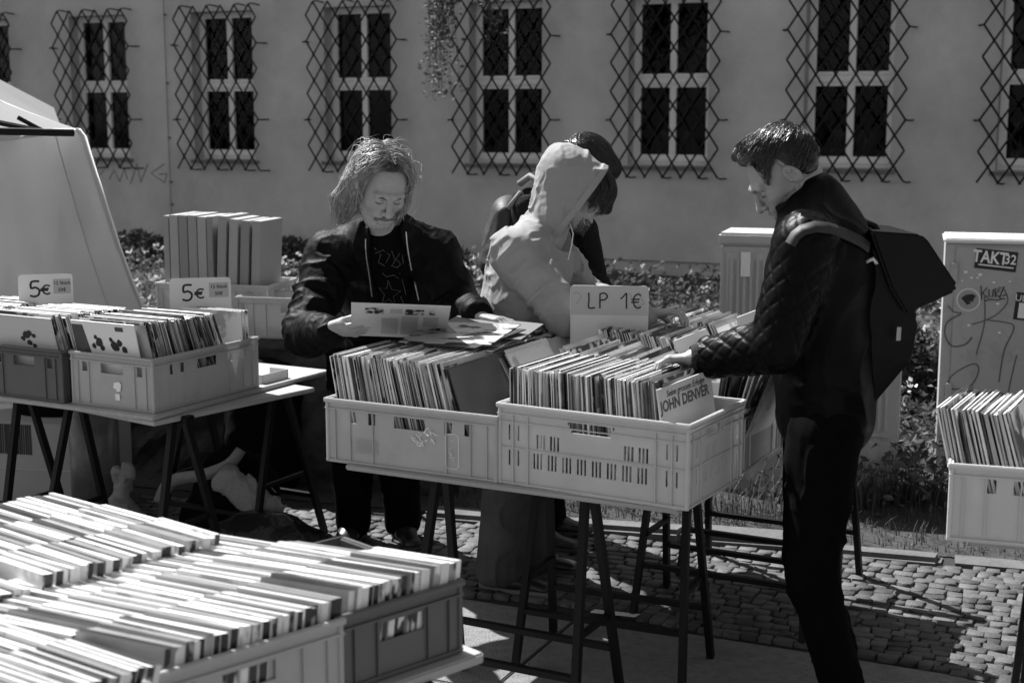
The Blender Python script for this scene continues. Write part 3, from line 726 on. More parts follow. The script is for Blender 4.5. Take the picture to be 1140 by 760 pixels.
special(mp(0, 0), TH, .512, .395, R(-19), art('cover_night', .008, .10, 3, .55, soft=.25), E_M[5], 'black cover with soft grey glow, last one leaning in the left front crate')
# the cover turned towards the camera at the end of the slatted crate
m = MB(); m.obox((-.0025, -.157, 0), (.005, 0, 0), (0, .314, 0), (0, 0, .315))
jd = m.build('record_sleeve', mat('cover_pale_grey', .62, .45, .06, 8))
jx = XI * .565 + NI * .17
jd.matrix_world = Matrix.Translation(IO + XI * .553 + NI * .170 + Vector((0, 0, TZ + .02))) @ Matrix.Rotation(IRZ - R(5), 4, 'Z') @ Matrix.Rotation(R(-8), 4, 'Y') @ Matrix.Rotation(R(2), 4, 'X')
tag(jd, 'pale cover with lettered title and ring at the right end of the slatted crate', 'record')
def on_cover(me, y, z): # text on the -x... face of a cover: local x=-.0025 plane
    return bake(me, Matrix.Translation((.0033, y, z)) @ xyz_mat((0, 0, 0), (0, 1, 0), (0, 0, 1), (1, 0, 0)))
link('lettering', on_cover(text_mesh('Seine grossen Erfolge', .026, M_ink, .0003, .2), 0, .294), jd)
link('lettering', on_cover(text_mesh('JOHN DENVER', .043, mat('title_grey', .10, .6), .0003, 0, .0012), -.01, .262), jd)
m = MB(); n = 24
for r0, r1 in ((.075, .083), (.045, .05)):
    for i in range(n):
        a0, a1 = 2 * math.pi * i / n, 2 * math.pi * (i + 1) / n; f = lambda a, r: (.0031, r * math.cos(a), .155 + r * 1.15 * math.sin(a)); m.poly([f(a0, r0), f(a1, r0), f(a1, r1), f(a0, r1)])
m.poly([(.0031, .04 * math.cos(2 * math.pi * i / n), .11 + .06 * math.sin(2 * math.pi * i / n)) for i in range(n)]); m.build('portrait', mat('print_pale', .62, .5), jd)
m = MB(); m.poly([(.0030, -.145, .262), (.0030, -.11, .262), (.0030, -.11, .298), (.0030, -.145, .298)]); m.build('print_square', mat('print_pale', .62, .5), jd)

# second and third rows
crate('pale crate in the second row directly behind the left front crate', mp(.03, .405) + Vector((0, 0, TZ)), TH, .56, .395, .20, P_white, 'slot')
crate('pale crate in the second row directly behind the slatted crate', mp(.61, .41) + Vector((0, 0, TZ)), TH, .595, .395, .20, P_white, 'slot')
crate('pale crate in the third row below the cardboard price sign', mp(.54, .86) + Vector((0, 0, TZ)), TH, .44, .36, .20, P_grey, 'slot')
crate('pale crate at the right end of the third row', mp(.99, .84) + Vector((0, 0, TZ)), TH, .22, .39, .20, P_grey, 'slot')
crate('pale crate at the rear of the central boards under the hooded man’s hand'.replace('’', "'"), mp(.56, 1.235) + Vector((0, 0, TZ)), TH, .44, .36, .20, P_grey, 'slot')
records(mp(.05, .425), TH, .52, .36, 'record sleeve in the second-row crate behind the left front crate', 'records in the second row, left', (10, 5, 3, 2, 1, 1), R(-14), R(-32), dens=.9, rise=.02, individual=False)
records(mp(.63, .425), TH, .47, .36, 'record sleeve in the second-row crate behind the slatted crate', 'records in the second row, right', (10, 5, 3, 2, 1, 1), R(-18), R(-34), dens=.8, wob=.02, rise=.02, individual=False)
records(mp(.56, .87), TH, .40, .34, 'x', 'x', (9, 5, 3, 2, 2, 2), R(-14), R(-26), individual=False, dens=.9, zlift=.03)
records(mp(.30, .79), TH, .26, .30, 'x', 'x', (9, 5, 3, 2, 1, 1), R(-24), R(-34), individual=False, dens=.8, zlift=.03)
records(mp(1.00, .86), TH, .20, .36, 'x', 'x', (3, 3, 3, 3, 3, 6), R(-15), R(-30), individual=False, dens=.6)
records(mp(.58, 1.25), TH, .40, .33, 'x', 'x', (12, 4, 2, 1, 1, 1), R(-14), R(-26), individual=False, dens=.8, rise=.02, zlift=.02)
records(mp(1.085, .415), TH, .19, .36, 'dark-edged record sleeve at the right end of the second row, by the quilted jacket', 'records beside the quilted jacket', (7, 2, 1, 1, 3, 5), R(4), R(24), dens=.6)
special(mp(.56, 1.235), TH, .02, .36, R(-3), art('cover_oval', .5, .78, 5, .35, soft=.1), E_M[0], 'white cover with faint oval portrait at the left of the rear crate', z=.03)
oc = special(mp(.60, .84), TH, .30, .36, R(-12), mat('cover_plain_white', .74, .5), E_M[0], 'white cover with an oval drawing, standing tall behind the second row', z=.02, dy=-.05)
m = MB()
for i in range(24):
    a0, a1 = 2 * math.pi * i / 24, 2 * math.pi * (i + 1) / 24; f = lambda a, k: (-.0030, .045 * k * math.cos(a) - .02, .215 + .075 * k * math.sin(a)); m.poly([f(a0, .86), f(a1, .86), f(a1, 1), f(a0, 1)])
m.build('oval_frame', mat('title_grey', .10, .6), oc)
special(mp(.57, 1.235), TH, .40, .36, R(-10), mat('cover_plain_white', .74, .5), E_M[0], 'tall blank white sleeve at the right end of the rear crate', z=.05, dy=-.03)
special(mp(.61, .41), TH, .30, .36, R(-20), art('cover_grey_face', .12, .38, 6, .5, soft=.15), E_M[2], 'grey cover with dark portrait corner leaning in the second row right', z=.01, dy=.03)
# loose covers lying flat on the second row
fl_m = [art('cover_sketch', .012, .42, 9, .47, stretch=(1, 2.4, 1), soft=.015), mat('cover_plain_white', .74, .5), E_M[5], mat('cover_shaded', .17, .5), E_M[2]]  # the grey sheets are white covers with shade put into their colour
for i, (x, y, z, rz_, tx, ty, a_) in enumerate(((.20, .50, .372, 14, 4, -3, 2), (.24, .46, .380, 6, 6, -2, 3), (.20, .49, .388, 20, 5, 2, 4), (.23, .44, .395, -4, 7, -3, 2), (.22, .46, .402, 9, 8, -2, 0), (.23, .60, .392, 22, 3, 5, 3), (.24, .61, .402, 12, 3, 6, 3))):
    m = MB(); m.cur = 0; m.box(-.157, .157, -.157, .157, 0, .0035)
    lb = ['dark cover at the bottom of the loose pile lying flat on the records', 'shade-greyed white cover second from below in the loose pile lying flat', 'cream cover in the middle of the loose flat pile', 'dark cover just under the sketch cover of the loose pile', 'white cover with black brush blotches on top of the loose flat pile', 'lower shade-greyed white cover, second beneath the open hand of the long-haired man', 'shade-greyed white cover lying on top, right under the open hand of the long-haired man'][i]
    o = m.build('record_sleeve', fl_m[a_]); p = mp(x, y); tag(o, lb, 'record')
    o.matrix_world = Matrix.Translation((p.x, p.y, TZ + z - .045)) @ Matrix.Rotation(TH + R(rz_), 4, 'Z') @ Matrix.Rotation(R(tx * .5), 4, 'X') @ Matrix.Rotation(R(ty * .5), 4, 'Y')

# strokes for hand-painted signs
def stroke(mb, pts, r, M, n=6):
    P = [M @ Vector((x, y, 0)) for x, y in pts]; q = []
    for i in range(len(P) - 1):      # smooth a little
        for k in range(3):
            t_ = k / 3; p0 = P[max(i - 1, 0)]; p1 = P[i]; p2 = P[i + 1]; p3 = P[min(i + 2, len(P) - 1)]
            q.append(.5 * ((2 * p1) + (p2 - p0) * t_ + (2 * p0 - 5 * p1 + 4 * p2 - p3) * t_ ** 2 + (3 * p1 - p0 - 3 * p2 + p3) * t_ ** 3))
    q.append(P[-1]); mb.tube(q, r, n)
GL = {'5': [[(.8, 1), (.25, .97), (.2, .55), (.5, .6), (.78, .42), (.7, .1), (.4, 0), (.1, .08)]], 'E': [[(.85, .85), (.6, .95), (.35, .8), (.27, .5), (.35, .2), (.6, .05), (.85, .15)], [(.1, .6), (.75, .62)], [(.08, .42), (.7, .44)]],
      'L': [[(.1, 1), (.12, .5), (.12, .02), (.6, .04)]], 'P': [[(.15, .0), (.15, .95)], [(.15, .93), (.5, .98), (.72, .8), (.55, .58), (.15, .52)]], '1': [[(.1, .62), (.35, .82), (.55, 1), (.55, .5), (.56, 0)]]}
def hand_text(mb, txt, x, y, h, wd, adv, r):
    I = Matrix.Identity(4)
    for c in txt:
        if c != ' ':
            for s_ in GL[c]: stroke(mb, [(x + a * wd, y + b * h) for a, b in s_], r, I)
        x += adv
def sign(label, O, rz, tilt, w_, h_, m_, name='price_sign'):
    s = empty(name, O, rz, label, 'price sign'); s.rotation_euler = (tilt, 0, rz)
    b = MB(); r_ = .014; pts = []
    for cx_, cz_, a0 in ((w_ / 2 - r_, h_ - r_, 0), (-w_ / 2 + r_, h_ - r_, 90), (-w_ / 2 + r_, r_, 180), (w_ / 2 - r_, r_, 270)):
        for k in range(5): a = R(a0 + k * 22.5); pts.append((cx_ + r_ * math.cos(a), cz_ + r_ * math.sin(a)))
    b.poly([(x, -.0015, z) for x, z in pts]); b.poly([(x, .0015, z) for x, z in reversed(pts)])
    for i in range(len(pts)): x, z = pts[i]; x2, z2 = pts[(i + 1) % len(pts)]; b.poly([(x, -.0015, z), (x, .0015, z), (x2, .0015, z2), (x2, -.0015, z2)])
    b.build('board', m_, s); return s
def painted(s, fn):
    b = MB(); fn(b)
    for i, v in enumerate(b.v): b.v[i] = (v[0], -.0019 + v[2] * .05, v[1])
    return b.build('lettering', M_ink, s)
M_card = mat('card_white', .72, .6, .04, 4); M_cardg = mat('card_grey', .40, .6, .05, 4)
ls = at(678, 380, 4.92)
s = sign('greyish card sign reading LP 1 euro in marker, standing in the central crates', (ls.x, ls.y, 1.00), R(-7), R(4), .272, .222, mat('card_pale', .55, .6, .05, 4))
m = MB(); m.box(-.134, .134, -.0022, -.0017, .118, .220); m.build('grey_strip', M_cardg, s)  # upper half of the card is a greyer strip
def f(b): hand_text(b, 'LP 1E', -.076, .142, .055, .045, .037, .0028)
o = painted(s, f)
for v in o.data.vertices: v.co.y -= .001
m = MB()
for pts in ([(-.115, .155), (-.095, .185), (-.115, .20), (-.125, .19)], [(.07, .20), (.09, .15), (.12, .16), (.10, .205)]): 
    for i in range(len(pts) - 1): m.bar((pts[i][0], -.0024, pts[i][1]), (pts[i + 1][0], -.0024, pts[i + 1][1]), .006, .0004, (0, 1, 0))
m.build('faded_writing', mat('card_ghost', .33, .6), s)

# ------------------------------------------------------------------ left table
LA = R(28.5); AX = Vector((math.sin(LA), math.cos(LA), 0)); AL = Vector((-math.cos(LA), math.sin(LA), 0))    # away from camera; to the left
LO = Vector((-1.30, 5.06, 0)); LRZ = math.atan2(AX.y, AX.x)
def lp(a, b): return LO + AX * a + AL * b
table('long pale board of the left stand lying under its crates', LO, LRZ, -.035, 1.05, -.028, 1.35, .018)
A_ = lp(-.04, -.03); bt = empty('trestle_table_top', A_ - Vector((0, 0, .019)), R(53.2), 'pale board of the left stand whose bare right corner lies in the sun', 'table top'); m = MB(); m.box(.005, .823, 0, .5, TZ - .018, TZ); m.build('board', M_board, bt, bevel=.003)
cG = crate('light grey crate with torn paper label at the right front of the left stand', lp(0, 0) + Vector((0, 0, TZ)), LRZ, .595, .395, .20, P_grey, ('slot', 'slot'))
crate('dark grey crate at the left front of the left stand', lp(-.02, .43) + Vector((0, 0, TZ)), LRZ, .595, .395, .20, P_dark, ('slot', 'slot'))
crate('light crate behind, at the far left of the left stand', lp(.1, .85) + Vector((0, 0, TZ)), LRZ, .595, .395, .20, P_grey, ('slot', 'slot'))
records(lp(.03, 0), LRZ, .50, .395, 'record sleeve in the light grey crate under the right 5 euro card', 'records in the light crate of the left stand', (5, 4, 3, 3, 4, 4), R(-14), R(-24), zlift=.012, dens=.75, rise=.014)
records(lp(.01, .43), LRZ, .50, .395, 'record sleeve in the dark grey crate under the left 5 euro card', 'records in the dark crate of the left stand', (6, 5, 3, 3, 2, 2), R(-14), R(-24), zlift=.012, dens=.6, rise=.014)
records(lp(.12, .85), LRZ, .50, .395, 'x', 'x', (8, 5, 3, 1, 1, 1), R(-14), R(-24), individual=False, dens=.6)
cv = special(lp(0, 0), LRZ, .062, .395, R(-12), mat('cover_plain_white', .74, .5), E_M[0], 'white cover with small black motorcycle drawings, first in the light crate of the left stand', z=.012, dy=.035)
m = MB()
def blob(cx_, cz_, r_, k=1., n=14): m.poly([(-.0030 - random.random() * .0002, cx_ + r_ * k * math.cos(2 * math.pi * i / n) * random.uniform(.75, 1.1), cz_ + r_ * math.sin(2 * math.pi * i / n) * random.uniform(.75, 1.1)) for i in range(n)])
for cx_, cz_, r_ in ((.03, .235, .020), (.045, .255, .010), (.02, .215, .012), (-.045, .225, .022), (-.07, .24, .014), (-.03, .25, .010), (-.09, .215, .014), (.06, .22, .012)): blob(cx_, cz_, r_)
m.cur = 0
m.build('print', M_ink, cv)
m = MB(); m.poly([(-.0029, .155, .19), (-.0029, .155, .30), (-.0029, .10, .30), (-.0029, .08, .19)]); m.build('print_block', mat('print_dark', .05, .5), cv); m = MB(); m.poly([(-.0029, -.06, .285), (-.0029, -.06, .302), (-.0029, -.10, .302), (-.0029, -.10, .285)]); m.build('print_block', mat('print_dark', .05, .5), cv)
cv = special(lp(-.02, .43), LRZ, .062, .395, R(-12), mat('cover_soft_grey', .5, .5, .05, 5), E_M[1], 'pale cover with a small dark sketch, first in the dark crate of the left stand', z=.012, dy=.0)
m = MB()
for cx_, cz_, r_ in ((-.01, .24, .016), (-.03, .25, .012), (.01, .225, .01), (-.02, .21, .012), (-.05, .24, .01), (-.045, .2, .009)): blob(cx_, cz_, r_, 1.3)
m.build('print', M_ink, cv)
def fivecard(px0, px1, pt, pb, Y, label):
    a = at(px0, pb, Y); b_ = at(px1, pb + (2 if px0 > 100 else 6), Y + .03); tp = at(px0, pt, Y); c = (a + b_) / 2; rz_ = math.atan2(b_.y - a.y, b_.x - a.x)
    s = sign(label, (c.x, c.y, tp.z - .225), rz_ + R(6), R(-5), (b_ - a).length, .225, M_card)
    W_ = (b_ - a).length
    painted(s, lambda b: (hand_text(b, '5', -W_ * .32, .135, .062, .055, .05, .0046), hand_text(b, 'E', -W_ * .12, .142, .040, .05, .05, .0036)))
    m = MB(); m.box(W_ * .14, W_ * .46, -.0022, -.0017, .145, .205); st = m.build('paper_slip', mat('card_slip', .45, .6), s)
    for t_, z in (('12 Stück', .188), ('50€', .160)):
        me = text_mesh(t_, .019, M_ink, .0002, 0, .0004); bake(me, Matrix.Translation((W_ * .30, -.0025, z)) @ Matrix.Rotation(R(90), 4, 'X')); link('lettering', me, st)
    return s
fivecard(22, 82, 306, 345, 5.75, 'white 5 euro card with grey slip behind the dark crate, left of two')
fivecard(190, 258, 310, 350, 5.66, 'white 5 euro card with grey slip above the light crate, right one of two')
for i, (x, art_) in enumerate(((.535, 3), (.55, 1), (.565, 0))):
    special(lp(0, 0), LRZ, x, .395, R(-3 + i), A_M[art_], E_M[0], ['upright cover propped behind the right 5 euro card, nearest the card', 'upright cover in the middle of the three behind the right 5 euro card', 'rearmost upright cover behind the right 5 euro card'][i], z=.012, h=.30, dy=-.030)
# torn label on the light crate, small white tray on the board
m = MB(); m.poly([(-.0045, .155, .07), (-.0045, .150, .095), (-.0045, .16, .105), (-.0045, .185, .10), (-.0045, .19, .08), (-.0045, .175, .075), (-.0045, .172, .065)]); m.poly([(-.0045, .158, .035), (-.0045, .16, .06), (-.0045, .182, .058), (-.0045, .18, .035)])
m.build('torn_label', M_paper, cG)
q = atz(296, 424, TZ); t = empty('white_tray', (q.x, q.y, TZ - .018), LRZ, 'small white plastic tray end on the sunlit board corner', 'tray')
m = MB(); m.box(-.06, .10, -.03, .06, .001, .006); m.box(-.06, .10, -.035, -.0305, .001, .055); m.box(-.065, -.0605, -.035, .06, .001, .055); m.box(.1005, .105, -.035, .06, .001, .055); m.build('tray_shell', P_white, t, bevel=.001)
trestle((-1.46, 5.27), LRZ + R(90), .52, .44, 'black trestle under the front of the left stand')
trestle((-1.16, 5.90), LRZ + R(90), .44, .50, 'black trestle under the far right corner of the left stand')
trestle((-2.1, 5.6), LRZ + R(90), .40, .42, 'black trestle at the far left under the left stand')

# ------------------------------------------------------------------ right crate at the frame edge
JO = Vector((1.112, 3.50, 0)); JRZ = R(-18)
table('board edge under the record crate at the right edge', JO, JRZ, .05, 1.3, .04, .9)
crate('white crate of records at the right edge of the picture', JO + Vector((0, 0, TZ - .0)), JRZ, .595, .395, .20, plastic('plastic_bright', .62, .2), 'slot')
records(JO, JRZ, .27, .395, 'record sleeve leaning in the white crate at the right edge', 'records in the right edge crate', (8, 5, 4, 3, 1, 1), R(-12), R(-17), zlift=.012, rise=.012, yaw=-R(11))
crate('second white crate behind the one at the right edge', JO + Vector((.37, .36, TZ)), JRZ, .595, .395, .20, plastic('plastic_bright', .62, .2), 'slot')
records(JO + Vector((.37, .36, 0)), JRZ, .5, .395, 'x', 'x', (8, 5, 4, 3, 1, 1), R(-8), R(-14), individual=False, zlift=.012)
trestle((1.85, 3.85), JRZ, .7, .5, 'black trestle under the board at the right edge')

print('NREC', NREC)
me = bpy.data.meshes.new('packed_records'); me.from_pydata(REST.v, [], REST.f)
for mt in REST.mats: me.materials.append(mt)
me.polygons.foreach_set('material_index', REST.m); me.update()
tag(link('packed_records', me), 'tightly packed record sleeves in the rear rows of the stands', 'records', kind='stuff')

# ------------------------------------------------------------------ foreground stand of film cases
U = Vector((-.69, .724, 0)); VV = Vector((-.724, -.69, 0)); FRZ = math.atan2(VV.y, VV.x)      # V: along the row towards the camera, U: to the back left
FZ = TZ; FO = Vector((-.105, 2.73, 0))      # far right rim corner of the dark crate
def fp(v, u): return FO + VV * v + U * u
t = empty('trestle_table_top', FO, FRZ, 'blurred board under the foreground crates', 'table top'); t.location.z = 0
m = MB(); m.box(-.04, 1.6, -1.12, .03, FZ - .024, FZ - .001); o = m.build('board', M_board, t, bevel=.004)
FR = {}
CT = [mat('case_top_glare', .70, .35, .12, 14), mat('case_top_sheen', .50, .35, .2, 14), mat('case_grey', .22, .35, .25, 14), mat('case_dark', .04, .3)]  # pale tones put sun reflected by dark plastic tops into the colour
SPN = [art('spine_bold', .02, .72, 22, .5, .3, (1, 1, .6)), art('spine_pale', .35, .8, 26, .45, .3, (1, 1, .5)), art('spine_dark', .01, .35, 30, .56, .3, (1, 1, .6)), mat('spine_white', .75, .35), mat('spine_black', .015, .3)]
CAS = {}
def case_mesh(k, skew=0.):
    key = (k, round(skew, 3))
    if key in CAS: return CAS[key]
    t_, tp, sp_ = (.0125, .016, .022)[k[0]], CT[k[1]], SPN[k[2]]
    m = MB(); hw = .09; h = .152 + .004 * k[3]; g = t_ / 2 - .0006
    m.cur = 1; m.poly([(g, hw, 0), (-g, hw, 0), (-g, hw, h), (g, hw, h)]); m.poly([(-g, -hw, 0), (g, -hw, 0), (g, -hw, h), (-g, -hw, h)])
    m.cur = 2; m.poly([(-g, -hw, 0), (-g, -hw, h), (-g, hw, h), (-g, hw, 0)]); m.poly([(g, -hw, 0), (g, hw, 0), (g, hw, h), (g, -hw, h)])
    m.cur = 0; m.poly([(-g, -hw, h), (g, -hw, h), (g, hw, h), (-g, hw, h)]); m.poly([(-g, hw, 0), (g, hw, 0), (g, -hw, 0), (-g, -hw, 0)])
    m.v = [(x - math.tan(skew) * y * math.cos(skew), y * math.cos(skew), z) for x, y, z in m.v]
    me = m.mesh('film_case', [tp, sp_, A_M[3] if k[1] < 2 else A_M[1]]); CAS[key] = (me, t_); return CAS[key]
FST = Stuff()
def cases(v0, length, u0, ncol, label, group, hz, lean=R(7), colw=.184, skip=None, solo=True, skew=0.):
    dr = Matrix.Rotation(skew, 3, 'Z') @ U
    for c in range(ncol):
        v = .01
        while v < length - .012:
            k = (random.choices((0, 1, 2), (5, 4, 1))[0], random.choices(range(4), (7, 6, 7, 2))[0], random.choices(range(5), (6, 2, 6, 2, 4))[0], random.randrange(2))
            me, t_ = case_mesh(k, skew)
            if skip is None or not skip(v / length, c):
                p = fp(v0 + v, u0 + .008) + dr * (.09 + c * colw + random.gauss(0, .0025)) + Vector((0, 0, FZ + hz + abs(random.gauss(0, .0015))))
                Mx = Matrix.Translation(p) @ Matrix.Rotation(FRZ + random.gauss(0, .012), 4, 'Z') @ Matrix.Rotation(math.pi, 4, 'Z') @ Matrix.Rotation(lean + random.gauss(0, .010), 4, 'Y')
                if solo: o = link('film_case', me); o.matrix_world = Mx; tag(o, label, 'film case', group)
                else: FST.add(me, Mx)
            v += t_ / math.cos(lean) + .0008
def fcrate(label, v0, ln, u0, wd, H, M, kinds):    # local x along V, y towards -U : origin so that the visible face is the back... mirrored
    o_ = fp(v0 + ln, u0); return crate(label, o_ + Vector((0, 0, FZ + .001)), FRZ + math.pi, ln, wd, H, M, kinds)
# note: rotated by 180 degrees local y points to -U, so build with origin at the u0+wd side
def fcr(label, v0, ln, u0, wd, H, M, kinds):
    o_ = fp(v0 + ln, u0); ang = FRZ + math.pi
    # local x = -V, local y = -U  -> origin must be at (v0+ln, u0+wd)
    return crate(label, fp(v0 + ln, u0) + Vector((0, 0, FZ + .001)), ang, ln, wd, H, M, kinds)
fcr('dark grey crate of film cases at the right front corner of the foreground stand', 0, .295, 0, .395, .150, P_dark, ('hand', 'slot'))
fcr('light grey crate of film cases in the foreground, left of the dark one', .305, .395, -.012, .395, .150, P_grey, ('hand', 'slot'))
fcr('light crate of film cases at the bottom edge of the picture', .72, .395, -.04, .395, .150, P_white, ('hand', 'slot'))
fcr('grey crate of film cases in the rear row of the foreground stand, right end', .30, .41, .405, .56, .150, P_mid, ('hand', 'slot'))
fcr('grey crate of film cases in the rear row of the foreground stand, left end', .72, .40, .40, .56, .150, P_grey, ('hand', 'slot'))
cases(0, .295, 0, 3, 'film case in the dark foreground crate', 'film cases in the dark crate', .042, skew=R(30))
cases(.305, .385, -.010, 3, 'film case in the light foreground crate beside the dark one', 'film cases in the light foreground crate', .036, skew=R(26))
cases(.72, .385, -.038, 2, 'film case in the crate at the bottom edge of the picture', 'film cases in the bottom edge crate', .035, lean=R(16), skew=R(22))
cases(.305, .40, .405, 3, 'film case in the rear right crate of the foreground stand', 'film cases in the rear right foreground crate', .064, skew=R(11))
cases(.72, .39, .40, 3, 'film case in the rear left crate of the foreground stand', 'film cases in the rear left foreground crate', .050, solo=False, skew=R(11))
me = bpy.data.meshes.new('packed_film_cases'); me.from_pydata(FST.v, [], FST.f)
for mt in FST.mats: me.materials.append(mt)
me.polygons.foreach_set('material_index', FST.m); me.update()
tag(link('packed_film_cases', me), 'tightly packed film cases in the rear left crate of the foreground stand', 'film cases', kind='stuff')
tb = trestle(tuple(fp(.12, .35))[:2], FRZ + R(90), .66, .30, 'black trestle under the right end of the foreground board')

# ------------------------------------------------------------------ boxes on the low wall
M_fold = mat('folder_board', .30, .75, .08, 6)
cK = crate('white crate holding tall grey folders on the low stone wall', (at(180, 340, 7.25).x, 7.17, LWTOP + .002), R(-14), .60, .36, .235, P_white, 'hand')
kx = Vector((math.cos(R(-14)), math.sin(R(-14)), 0)); ky = Vector((-math.sin(R(-14)), math.cos(R(-14)), 0)); k0 = Vector(cK.location)
x = .03
i = 0
while x < .55:
    t_ = random.choice((.034, .05, .056, .05)); m = MB(); h = .56 + random.uniform(-.004, .006) - (.012 if 7 <= i <= 9 else 0); m.box(0, t_ - .003, 0, .27, 0, h)
    o = m.build('folder', mat('folder_board_%d' % (i % 3), (.30, .36, .25)[i % 3], .75, .08, 6), bevel=.002); p = k0 + kx * x + ky * .03 + Vector((0, 0, .012)); o.location = p; o.rotation_euler = (0, R(3) if 6 <= i <= 9 else 0, R(-14))
    tag(o, 'tall grey card folder standing in the white crate on the low wall', 'folder', 'tall folders in the crate'); x += t_ + (.012 if 6 <= i <= 9 else .001); i += 1
q = at(268, 386, 6.93); crate('grey stacking box on the low wall right of the folder crate', (q.x, 6.88, LWTOP + .002), R(-14), .56, .27, .20, P_grey, 'hand')

# ------------------------------------------------------------------ things under the left stand
M_bag = mat('thin_white_plastic', .34, .4, .1, 8, .9, 45, transl=.35)
# ================================================================== organic shapes: distance fields turned into one skin
f32 = np.float32
_T = np.random.default_rng(5).random((32, 32, 32)).astype(f32)
def vnoise(P):
    i = np.floor(P).astype(np.int32); f = (P - i).astype(f32); f = f * f * (3 - 2 * f); i &= 31; j = (i + 1) & 31
    x0, y0, z0 = i.T; x1, y1, z1 = j.T; fx, fy, fz = f.T
    a = _T[x0, y0, z0] * (1 - fx) + _T[x1, y0, z0] * fx; b = _T[x0, y1, z0] * (1 - fx) + _T[x1, y1, z0] * fx
    c = _T[x0, y0, z1] * (1 - fx) + _T[x1, y0, z1] * fx; d = _T[x0, y1, z1] * (1 - fx) + _T[x1, y1, z1] * fx
    return (a * (1 - fy) + b * fy) * (1 - fz) + (c * (1 - fy) + d * fy) * fz
A3 = lambda v: np.array(v, f32)
def cone(a, b, ra, rb, quilt=0, fold=0):
    a, b = A3(a), A3(b); ab = b - a; L2 = float(ab @ ab); Ln = math.sqrt(L2); mid = (a + b) / 2; R_ = Ln / 2 + max(ra, rb)
    t_ax = ab / Ln; s1 = np.cross(t_ax, A3((0, 1, .3))); s1 /= np.linalg.norm(s1); s2 = np.cross(t_ax, s1)
    def f(P):
        q = P - a; t = np.clip(q @ ab / L2, 0, 1)[:, None]; r = ra + (rb - ra) * t[:, 0]; o = q - t * ab; d = np.sqrt((o * o).sum(1)) - r
        if quilt:
            u = (q @ t_ax); v = np.arctan2(o @ s1, o @ s2) * (ra + rb) / 2; s = quilt
            k1 = np.abs(((u * .8 + v) / s) % 1 - .5) * s; k2 = np.abs(((u * .8 - v) / s) % 1 - .5) * s
            g = np.minimum(k1, k2); d = d - .0045 * np.minimum(1, g / .010) + .0022
        if fold:
            w = vnoise(np.stack([q @ t_ax * 26, (o @ s1) * 9 + 5, (o @ s2) * 9 + 3], 1)); d = d - fold * (1 - np.abs(2 * w - 1) * 1.6)
        return d
    return f, mid, R_
def ecap(a, b, A, B, wdir):
    a, b, wd = A3(a), A3(b), A3(wdir); ab = b - a; L2 = float(ab @ ab) + 1e-9; Ln = math.sqrt(L2); t_ = ab / Ln; wd = wd - t_ * (wd @ t_); wd /= np.linalg.norm(wd); dd = np.cross(t_, wd)
    def f(P):
        q = P - a; t = np.clip(q @ ab / L2, 0, 1); o = q - t[:, None] * ab; rw = A[0] + (B[0] - A[0]) * t; rd = A[1] + (B[1] - A[1]) * t; rm = np.minimum(rw, rd)
        k = np.sqrt((o @ wd / rw) ** 2 + (o @ dd / rd) ** 2 + (o @ t_ / rm) ** 2)
        return (k - 1) * rm * (.5 + .5 * np.minimum(k, 1)) + 0
    return f, (a + b) / 2, Ln / 2 + max(A + B)
def ell(c, r, M=None):
    c = A3(c); r = A3(r); Q = np.eye(3, dtype=f32) if M is None else A3(M)      # columns = axes
    def f(P):
        q = (P - c) @ Q; k0 = np.sqrt(((q / r) ** 2).sum(1)) + 1e-6; k1 = np.sqrt(((q / r ** 2) ** 2).sum(1)) + 1e-6
        return k0 * (k0 - 1) / k1
    return f, c, float(max(r))
def half(c, n):       # keeps what lies on the -n side when intersected
    c, n = A3(c), A3(n); n = n / np.linalg.norm(n)
    return (lambda P: (P - c) @ n), None, None
def fn(f, c=None, r=None): return f, (None if c is None else A3(c)), r
def smin(a, b, k):
    if k <= 0: return np.minimum(a, b)
    h = np.clip(.5 + .5 * (b - a) / k, 0, 1); return b + (a - b) * h - k * h * (1 - h)
def field(ops):      # ops: (kind, k, (f, centre, radius))
    def f(P):
        d = np.full(len(P), 1., f32)
        for kind, k, (g, c, r) in ops:
            if c is not None:
                m = ((P - c) ** 2).sum(1) < (r + .05 + k) ** 2
                if not m.any(): continue
                v = g(P[m]); e = d[m]
            else: m = slice(None); v = g(P); e = d
            if kind == 'u': d[m] = smin(e, v, k)
            elif kind == 's': d[m] = -smin(-e, v, k)
            elif kind == 'i': d[m] = -smin(-e, -v, k)
            elif kind == 'd': d[m] = e + v
        return d
    return f
